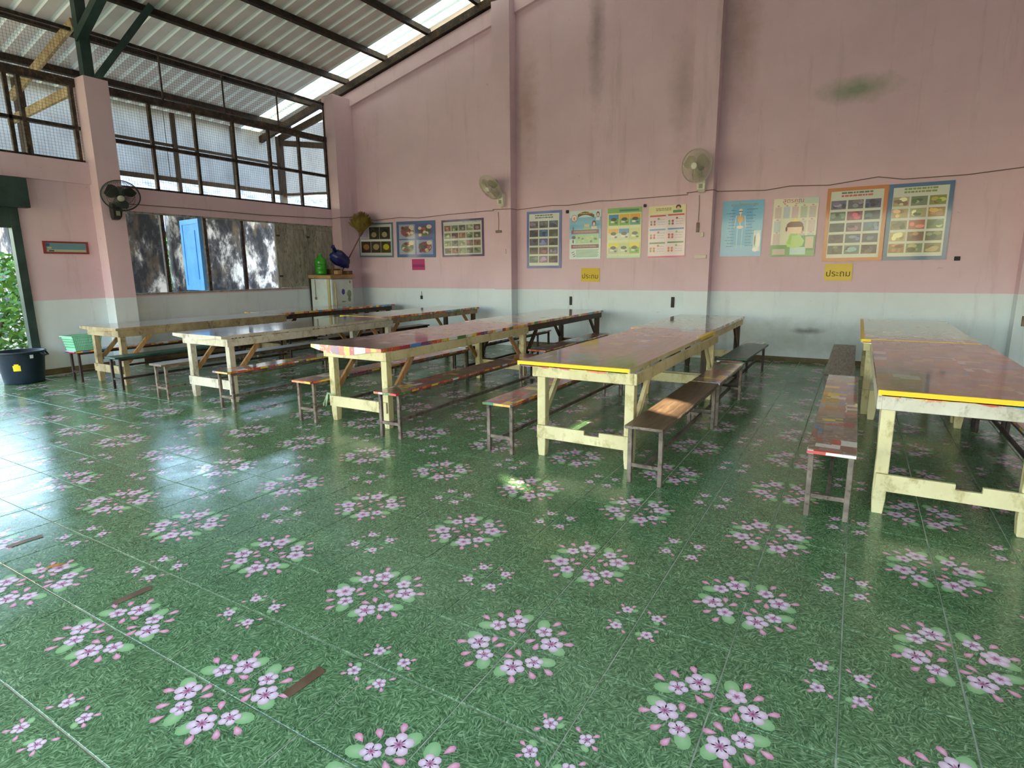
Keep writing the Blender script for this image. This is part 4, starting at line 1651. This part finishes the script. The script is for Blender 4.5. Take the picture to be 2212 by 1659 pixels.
m.poly([(0.0129, -0.24, -0.06), (0.0129, -0.17, -0.06), (0.0129, -0.17, -0.04), (0.0129, -0.24, -0.04)], 0, rgb(70, 76, 110))
m.build('print', 'poster_print', t)


# ================================================================== WALL FANS
def wall_fan(label, head, facing, base, wall_n, body='fan_ivory', blade='fan_blade', wire='fan_wire', cap='fan_ivory', R0=0.265):
    t = thing('wall_fan', label, 'fan', base, 0, 'wall fans on the pillars')
    head = Vector(head) - Vector(base)
    n = Vector(facing).normalized()
    wn_ = Vector(wall_n)
    Mh = n.to_track_quat('Z', 'Y').to_matrix().to_4x4()
    Mh.translation = head
    # wall bracket with the control box
    side = Vector((-wn_[1], wn_[0], 0))
    m = MB()
    for k, (zz, d, w) in enumerate(((0.06, 0.10, 0.07), (-0.02, 0.12, 0.07), (-0.12, 0.10, 0.062), (-0.17, 0.05, 0.05))):
        pass
    prof = [(0.10, 0.02, 0.05), (0.07, 0.10, 0.065), (-0.04, 0.125, 0.068), (-0.13, 0.105, 0.062), (-0.17, 0.06, 0.05), (-0.18, 0.0, 0.045)]
    for (z0, d0, w0), (z1, d1, w1) in zip(prof[:-1], prof[1:]):
        m.hexa([side * -w1 + Vector((0, 0, z1)), side * w1 + Vector((0, 0, z1)), side * w1 + wn_ * d1 + Vector((0, 0, z1)), side * -w1 + wn_ * d1 + Vector((0, 0, z1)),
                side * -w0 + Vector((0, 0, z0)), side * w0 + Vector((0, 0, z0)), side * w0 + wn_ * d0 + Vector((0, 0, z0)), side * -w0 + wn_ * d0 + Vector((0, 0, z0))])
    bs = m.build('bracket', body, t)
    m = MB()
    c0 = wn_ * 0.121 + Vector((0, 0, -0.08))
    m.hexa([c0 + side * -0.03 + Vector((0, 0, -0.035)), c0 + side * 0.03 + Vector((0, 0, -0.035)), c0 + side * 0.03 + wn_ * 0.006 + Vector((0, 0, -0.035)), c0 + side * -0.03 + wn_ * 0.006 + Vector((0, 0, -0.035)),
            c0 + side * -0.03 + Vector((0, 0, 0.035)), c0 + side * 0.03 + Vector((0, 0, 0.035)), c0 + side * 0.03 + wn_ * 0.006 + Vector((0, 0, 0.035)), c0 + side * -0.03 + wn_ * 0.006 + Vector((0, 0, 0.035))])
    m.build('control_plate', 'fan_grey', bs)
    m = MB()
    m.tube([wn_ * 0.04 + Vector((0, 0, 0.06)), wn_ * 0.09 + Vector((0, 0, 0.12)), head - n * 0.16], 0.028, 8)
    m.build('arm', body, t, True)
    m = MB()
    m.lathe([(0.0, -0.20), (0.055, -0.195), (0.075, -0.15), (0.07, -0.06), (0.03, -0.04), (0.0, -0.04)], 16, 0, Mh)
    m.build('motor', 'fan_grey' if body == 'fan_ivory' else body, t, True)
    # guard: rings and ribs, joined wire basket
    m = MB()

    def ring(r, z, th):
        m.tube([Mh @ Vector((r * math.cos(a * 2 * math.pi / 32), r * math.sin(a * 2 * math.pi / 32), z)) for a in range(32)], th, 5, closed=True)
    ring(R0, 0.0, 0.009)
    ring(R0 * 0.98, 0.03, 0.004)
    ring(R0 * 0.72, 0.065, 0.0025)
    ring(R0 * 0.72, -0.06, 0.0025)
    for k in range(60):
        a = 2 * math.pi * k / 60
        ca, sa = math.cos(a), math.sin(a)
        m.tube([Mh @ Vector((ca * r, sa * r, z)) for r, z in ((0.05, 0.085), (R0 * 0.5, 0.08), (R0 * 0.85, 0.055), (R0, 0.0))], 0.0023, 3, cap=False)
        m.tube([Mh @ Vector((ca * r, sa * r, z)) for r, z in ((R0, 0.0), (R0 * 0.85, -0.05), (R0 * 0.4, -0.07))], 0.0018, 3, cap=False)
    m.build('guard', wire, t)
    for k in range(3):
        a0 = k * 2 * math.pi / 3 + 0.5
        m = MB()
        nn = 6
        rows = []
        for i in range(nn + 1):
            r = 0.04 + (R0 * 0.86 - 0.04) * i / nn
            wd = 0.22 + 0.55 * math.sin(math.pi * min(1, 0.25 + 0.7 * i / nn))
            rows.append((Mh @ Vector((r * math.cos(a0 - wd), r * math.sin(a0 - wd), -0.03)), Mh @ Vector((r * math.cos(a0 + wd), r * math.sin(a0 + wd), 0.035))))
        for (p, q), (p2, q2) in zip(rows[:-1], rows[1:]):
            m.poly([p, q, q2, p2])
        m.build('blade', blade, t, True)
    m = MB()
    m.lathe([(0.0, 0.098), (0.03, 0.097), (0.052, 0.09), (0.055, 0.08), (0.0, 0.078)], 18, 0, Mh)
    m.build('hub_cap', cap, t, True)
    return t


PF = YB - 0.25
wall_fan('ivory wall fan on the pillar right of the counting poster', (-2.13, PF - 0.30, 3.20), (-0.30, -1, -0.12), (-2.09, PF, 2.98), (0, -1, 0))
wall_fan('ivory wall fan turned left on the pillar beside the purple framed poster', (-6.14, PF - 0.28, 3.17), (-0.30, -0.9, -0.75), (-6.02, PF, 2.98), (0, -1, 0))
wall_fan('wall fan toned dark as backlit on the left pillar above the shuttered window', (-9.97, 2.50, 2.78), (0.9, -0.45, -0.75), (XL + 0.27, 2.52, 2.60), (1, 0, 0), 'fan_backlit', 'fan_backlit', 'fan_backlit', 'fan_grey')

# ================================================================== SERVICES ON THE WALL
m = MB()
cab = [(-10.24, 2.86, 0), (-9.74, 2.74, 0), (-8.98, 2.77, 0), (-8.4, 2.73, 0), (-7.67, 2.76, 0), (-6.57, 2.78, 0), (-6.26, 2.77, 0), (-6.26, 2.77, 1), (-5.82, 2.76, 1), (-5.82, 2.76, 0), (-5.03, 2.80, 0), (-4.67, 2.78, 0), (-4.04, 2.82, 0), (-3.8, 2.81, 0),
       (-2.34, 2.82, 0), (-2.34, 2.82, 1), (-1.89, 2.84, 1), (-1.89, 2.84, 0), (-1.13, 2.80, 0), (-0.77, 2.84, 0), (-0.21, 2.81, 0), (0.44, 2.88, 0), (0.76, 2.82, 0), (1.52, 2.82, 0), (2.2, 2.87, 0), (2.2, 2.88, 1), (2.7, 2.9, 1)]
pts = []
for (x, z, f) in cab:
    pts.append((x, YB - 0.012 - (0.255 if f else 0), z))
m.tube(pts, 0.007, 5)
o = m.build('power_cable', 'cable_grey')
o.location = (0, 0, 0)
tag(o, 'grey power cable strung along the whole back wall above the posters', 'cable')
m = MB()
m.tube([(XL + 0.012, 2.75, 2.72), (XL + 0.012, 4.0, 2.735), (XL + 0.012, 5.5, 2.73), (XL + 0.012, 7.4, 2.78), (XL + 0.285, 7.43, 2.80), (XL + 0.285, 7.95, 2.84)], 0.008, 5)
o = m.build('power_cable', 'cable_grey')
tag(o, 'thin cable along the lintel above the shuttered window', 'cable')
m = MB()
m.tube([(XL + 0.012, 2.74, 2.70), (XL + 0.012, 2.74, 0.93)], 0.010, 5)
m.box(XL, XL + 0.03, 2.70, 2.78, 0.83, 0.93)
o = m.build('drop_cable', 'cable_grey')
tag(o, 'cable dropping down the left pillar to a small socket', 'cable')


def socket(label, x, z, w, h, y=YB, mat='hole_black', cable=0.0, fr=True):
    t = thing('wall_socket', label, 'socket', (x, y, z), 0, 'sockets and switches on the wall')
    m = MB()
    m.box(-w / 2, w / 2, -0.022, 0, -h / 2, h / 2)
    m.build('box', mat, t, bevel=0.004)
    if cable:
        m = MB()
        m.tube([(0, -0.012, h / 2), (0.01, -0.012, h / 2 + cable * 0.5), (0, -0.010, h / 2 + cable)], 0.005, 5)
        m.build('wire', 'cable_grey', t)
    return t


socket('small dark socket hanging on a wire below the purple framed poster', -8.41, 0.95, 0.06, 0.08, cable=0.10)
socket('tall dark socket box below the pale blue poster', -4.61, 0.94, 0.05, 0.17, cable=0.0)
socket('black socket box at the foot of the second pillar', -2.57, 0.95, 0.06, 0.19)
socket('small white tag on the wall right of the fridge', -9.58, 0.99, 0.04, 0.10, mat='bin_white')
socket('dark junction box with loose wires on the first pillar', -6.13, 2.33, 0.14, 0.05, YB - 0.25, 'cable_grey', cable=0.36)
socket('small wall switch on the first pillar beside the purple poster', -5.97, 1.93, 0.03, 0.10, YB - 0.25, 'switch_ivory')
socket('dark fan switch below the fan on the second pillar', -2.13, 2.24, 0.05, 0.16, YB - 0.25, 'bench_leg', cable=0.45)
socket('pale wall switch on the second pillar', -2.05, 2.12, 0.05, 0.08, YB - 0.25, 'switch_ivory')
socket('narrow paper label stuck on the second pillar', -2.06, 1.75, 0.20, 0.06, YB - 0.25, 'switch_ivory')
socket('round dark knob beside the top of the pale blue poster', -4.70, 2.66, 0.06, 0.06)
socket('dark knob on the wall between the landscape and counting posters', -3.15, 2.68, 0.05, 0.05)
socket('rusty dark bolt right of the steel blue framed poster', 1.53, 1.66, 0.07, 0.06)
socket('small olive junction box low on the right pillar', 2.36, 0.80, 0.10, 0.14, YB - 0.25, 'bench_leg')

# ================================================================== OLD FRIDGE CORNER
fr = thing('fridge', 'old white fridge with stickers in the corner below the broom', 'fridge', (-10.18, 6.96, 0))
m = MB()
m.box(-0.33, 0.27, -0.33, 0.33, 0.05, 1.40)
m.build('body', 'fridge_white', fr, bevel=0.012)
m = MB()
m.box(0.272, 0.325, -0.32, 0.33, 0.12, 1.39)
dr = m.build('door', 'fridge_white', fr, bevel=0.012)
m = MB()
m.box(0.20, 0.275, -0.336, -0.322, 0.12, 1.39)
m.build('door_seal', 'fridge_trim', fr)
m = MB()
m.tube([(0.33, -0.24, 1.32), (0.36, -0.245, 1.28), (0.362, -0.24, 1.0), (0.355, -0.225, 0.72), (0.33, -0.22, 0.70)], 0.016, 7)
m.build('handle', 'fridge_trim', dr, True)


def sticker(parent, y, z, r, mat, n=14):
    m = MB()
    m.poly([(0.3268, y + r * math.cos(2 * math.pi * k / n) * (1 if k % 2 else 0.82), z + r * 1.2 * math.sin(2 * math.pi * k / n)) for k in range(n)])
    m.build('sticker', mat, parent)


sticker(dr, 0.02, 1.10, 0.055, 'sticker_blue')
sticker(dr, 0.20, 1.05, 0.075, 'sticker_olive', 10)
sticker(dr, 0.20, 0.93, 0.055, 'sticker_olive', 6)
sticker(dr, 0.24, 1.32, 0.035, 'sticker_red', 4)
sticker(dr, 0.06, 0.72, 0.05, 'sticker_blue', 10)
m = MB()
m.box(0.3266, 0.3272, -0.04, 0.08, 0.865, 0.89)
m.build('badge', 'sticker_olive', dr)
m = MB()
m.tube([(-0.18, -0.338, 1.38), (-0.18, -0.338, 0.98)], 0.008, 5)
m.box(-0.21, -0.15, -0.345, -0.332, 0.93, 0.99)
m.build('hanging_plug', 'cable_grey', fr)
m = MB()
m.box(-0.36, -0.335, -0.345, -0.315, 0, 1.39)
m.build('corner_post', 'dark_leg', fr)
m = MB()
m.hexa([(-0.36, -0.37, 1.41), (0.37, -0.37, 1.40), (0.37, 0.36, 1.41), (-0.36, 0.36, 1.41), (-0.36, -0.37, 1.49), (0.36, -0.37, 1.475), (0.37, 0.36, 1.49), (-0.36, 0.36, 1.49)])
o = m.build('cardboard_pad', 'cardboard', loc=(-10.18, 6.96, 0.0), bevel=0.006)
tag(o, 'flattened cardboard lying on top of the old fridge', 'cardboard')
ZT = 1.492
bt = thing('water_bottle', 'big green plastic water bottle on top of the fridge', 'bottle', (-10.24, 6.72, ZT))
m = MB()
prof = [(0.0, 0.0), (0.115, 0.0), (0.128, 0.02), (0.128, 0.09), (0.120, 0.10), (0.128, 0.11), (0.128, 0.19), (0.120, 0.20), (0.128, 0.21), (0.128, 0.30), (0.120, 0.33), (0.075, 0.385), (0.034, 0.40), (0.032, 0.44)]
m.lathe(prof, 26)
m.build('body', 'green_bottle', bt, True)
m = MB()
m.lathe([(0.0, 0.472), (0.034, 0.472), (0.038, 0.44), (0.038, 0.43)], 18)
m.build('cap', 'green_bottle', bt, True)
bg = thing('plastic_bag', 'stuffed dark blue plastic bag slumped on boxes on the fridge', 'bag', (-10.06, 7.14, ZT + 0.10))
m = MB()
rn = random.Random(5)
nu, nv = 18, 12
b0 = len(m.v)
for i in range(nv + 1):
    ph = math.pi * i / nv
    for k in range(nu):
        th = 2 * math.pi * k / nu
        rr = 1 + 0.10 * math.sin(5 * th + 3 * ph) + 0.06 * math.sin(9 * th - 5 * ph) + rn.uniform(-0.03, 0.03)
        x, y, z = 0.18 * math.sin(ph) * math.cos(th) * rr, 0.25 * math.sin(ph) * math.sin(th) * rr, 0.17 * math.cos(ph) * rr
        z = z + 0.26 - 0.45 * y * (1 if y > 0 else 0.5)
        m.v.append((x, y, z))
for i in range(nv):
    for k in range(nu):
        k2 = (k + 1) % nu
        m.f.append((b0 + i * nu + k, b0 + i * nu + k2, b0 + (i + 1) * nu + k2, b0 + (i + 1) * nu + k))
        m.m.append(0)
        m.c.append(None)
m.build('sack', 'blue_bag', bg, True)
m = MB()
m.tube([(0.03, -0.16, 0.42), (0.05, -0.22, 0.50), (0.06, -0.25, 0.52)], [0.05, 0.035, 0.05], 8)
m.build('knot', 'blue_bag', bg, True)


def carton(label, loc, w, d, h, mat, rz=0.0, flap=True):
    t = thing('carton', label, 'box', loc, rz)
    m = MB()
    m.box(-w / 2, w / 2, -d / 2, d / 2, 0, h)
    m.build('body', mat, t, bevel=0.003)
    if flap:
        m = MB()
        m.hexa([(-w / 2, -d / 2 - 0.05, h - 0.008), (w / 2, -d / 2 - 0.05, h - 0.008), (w / 2, -d / 2, h), (-w / 2, -d / 2, h), (-w / 2, -d / 2 - 0.05, h - 0.004), (w / 2, -d / 2 - 0.05, h - 0.004), (w / 2, -d / 2, h + 0.004), (-w / 2, -d / 2, h + 0.004)])
        m.build('flap', 'cardboard', t)
    return t


carton('brown open carton under the blue bag on the fridge', (-10.20, 7.02, ZT), 0.28, 0.22, 0.13, 'dark_card', 0.0)
carton('small tan carton at the front of the fridge top', (-9.95, 6.95, ZT), 0.12, 0.14, 0.09, 'cardboard', 0.0, False)
carton('dark flat carton at the back corner of the fridge top', (-9.98, 7.24, ZT), 0.26, 0.12, 0.08, 'dark_card', 0.0, False)
# broom standing upside down against the corner
br = thing('broom', 'grass broom leaning head up in the corner above the fridge', 'broom', (-10.24, 7.30, ZT))
m = MB()
base = Vector((0, 0, 0.0))
top_ = Vector((0.42, 0.38, 1.00))
m.tube([base, (base + top_) / 2, top_], 0.013, 7)
m.build('stick', 'broom_stick', br)
m = MB()
rn = random.Random(8)
ax = (top_ - base).normalized()
up_ = Vector((0.08, 0.02, 1.0)).normalized()
for k in range(700):
    a = rn.uniform(-1.12, 1.12)
    dep = rn.uniform(-0.3, 0.3)
    d = (up_ * math.cos(a) + Vector((1, 0.10, 0)) * math.sin(a) + Vector((0, 1, 0)) * dep * 0.30).normalized()
    L = rn.uniform(0.30, 0.46) * (1.0 - 0.10 * abs(a))
    p = top_ - ax * 0.10
    q = p + up_ * 0.08 + d * L
    m.tube([p, p + up_ * 0.07 + d * L * 0.45, q], [0.008, 0.012, 0.003], 3, cap=False)
stuff(m.build('bristles', 'broom_straw', br))
m = MB()
m.tube([top_ - ax * 0.14, top_ - ax * 0.02], [0.022, 0.04], 8)
m.build('binding', 'broom_stick', br)

# ================================================================== BIN, BASKET, FLOOR ODDMENTS
bn = thing('rubbish_bin', 'dark navy plastic rubbish bin with a yellow label by the roller door', 'bin', (-10.16, 0.92, 0.0))
m = MB()
m.lathe([(0.0, 0.012), (0.225, 0.012), (0.232, 0.0), (0.238, 0.012), (0.285, 0.44), (0.29, 0.455)], 30)
m.lathe([(0.285, 0.455), (0.272, 0.44), (0.225, 0.03), (0.0, 0.03)], 30)
m.build('body', 'bin_navy', bn, True)
m = MB()
m.tube([(0.295 * math.cos(k * math.pi / 16), 0.295 * math.sin(k * math.pi / 16), 0.455) for k in range(32)], 0.014, 6, closed=True)
m.build('rim', 'bin_navy', bn, True)
for a in (0.75, 0.75 + math.pi):
    m = MB()
    ca, sa = math.cos(a), math.sin(a)
    m.tube([(ca * 0.29 - sa * 0.07, sa * 0.29 + ca * 0.07, 0.44), (ca * 0.33 - sa * 0.05, sa * 0.33 + ca * 0.05, 0.40), (ca * 0.33 + sa * 0.05, sa * 0.33 - ca * 0.05, 0.40), (ca * 0.29 + sa * 0.07, sa * 0.29 - ca * 0.07, 0.44)], 0.012, 6)
    m.build('handle', 'bin_navy', bn, True)


def on_bin(name, mat, a0, a1, z0, z1, notch=False):
    m = MB()
    n = 5
    rad = lambda z: 0.238 + (z / 0.44) * 0.047 + 0.002
    for k in range(n):
        a, b = a0 + (a1 - a0) * k / n, a0 + (a1 - a0) * (k + 1) / n
        zz0, zz1 = z0, z1 - (0.02 if notch and k in (0, 4) else 0)
        m.poly([(rad(zz0) * math.cos(a), rad(zz0) * math.sin(a), zz0), (rad(zz0) * math.cos(b), rad(zz0) * math.sin(b), zz0), (rad(zz1) * math.cos(b), rad(zz1) * math.sin(b), zz1), (rad(zz1) * math.cos(a), rad(zz1) * math.sin(a), zz1)])
    m.build(name, mat, bn)


on_bin('label', 'bin_yellow', -0.75, -0.42, 0.20, 0.30, True)
on_bin('tag', 'bin_white', 0.02, 0.18, 0.37, 0.42)

bk = thing('basket', 'mint green plastic basket standing on the bench end by the left wall', 'basket', (-9.55, 1.48, 0.463), R(4))
W, Dp, H = 0.145, 0.20, 0.20
m = MB()
m.box(-W * 0.82, W * 0.82, -Dp * 0.82, Dp * 0.82, 0, 0.006)
m.build('bottom', 'basket_mint', bk)


def basket_side(p0, p1, q0, q1, n):
    """slatted side between bottom edge p0-p1 and top edge q0-q1"""
    m = MB()
    p0, p1, q0, q1 = map(Vector, (p0, p1, q0, q1))
    for k in range(n + 1):
        f = k / n
        m.beam(p0.lerp(p1, f), q0.lerp(q1, f), 0.008, 0.008)
    for f in (0.0, 0.12, 0.32, 0.52, 0.72, 0.9):
        m.beam(p0.lerp(q0, f), p1.lerp(q1, f), 0.006, 0.022 if f in (0.0, 0.12, 0.9) else 0.012)
    m.build('side', 'basket_mint', bk)


bw_, bd_ = W * 0.82, Dp * 0.82
basket_side((-bw_, -bd_, 0), (bw_, -bd_, 0), (-W, -Dp, H), (W, -Dp, H), 12)
basket_side((-bw_, bd_, 0), (bw_, bd_, 0), (-W, Dp, H), (W, Dp, H), 12)
basket_side((-bw_, -bd_, 0), (-bw_, bd_, 0), (-W, -Dp, H), (-W, Dp, H), 16)
basket_side((bw_, -bd_, 0), (bw_, bd_, 0), (W, -Dp, H), (W, Dp, H), 16)
m = MB()
for (a, b, c, d) in ((-W - 0.018, W + 0.018, -Dp - 0.018, -Dp + 0.004), (-W - 0.018, W + 0.018, Dp - 0.004, Dp + 0.018), (-W - 0.018, -W + 0.004, -Dp, Dp), (W - 0.004, W + 0.018, -Dp, Dp)):
    m.box(a, b, c, d, H - 0.004, H + 0.010)
m.build('rim', 'basket_mint', bk)

for (x, lab) in ((-1.39, 'brown tape strip on the floor, the nearest to the middle'), (-2.63, 'brown tape strip on the floor, middle one of three'), (-3.82, 'brown tape strip on the floor, leftmost in the door glare')):
    m = MB()
    m.hexa([(-0.024, -0.085, 0.0), (0.022, -0.09, 0.0), (0.028, 0.08, 0.0), (-0.020, 0.09, 0.0), (-0.024, -0.085, 0.0012), (0.022, -0.09, 0.0012), (0.028, 0.08, 0.0012), (-0.020, 0.09, 0.0012)])
    o = m.build('floor_tape', 'brown_tape', loc=(x, -1.41, 0.0016))
    tag(o, lab, 'tape', 'tape strips in a line on the floor')
m = MB()
rim = []
for k in range(11):
    a = k / 10
    wd = 0.016 * math.sin(math.pi * a) ** 0.8
    rim.append((a, wd))
P_ = [((a - 0.5) * 0.09, w_, 0.004 + 0.006 * math.sin(a * 3.1)) for a, w_ in rim] + [((a - 0.5) * 0.09, -w_, 0.006 + 0.004 * math.sin(a * 3.1)) for a, w_ in rim[1:-1][::-1]]
m.poly(P_)
m.poly([(x, y, z - 0.0015) for x, y, z in P_][::-1])
m.tube([(-0.045, 0, 0.004), (-0.06, 0.003, 0.004)], 0.0015, 4)
o = m.build('dry_leaf', 'dry_leaf', loc=(-3.30, -1.465, 0.0), smooth=False)
o.rotation_euler = (0, 0, R(70))
tag(o, 'orange yellow dry leaf on the floor in the door glare', 'leaf')
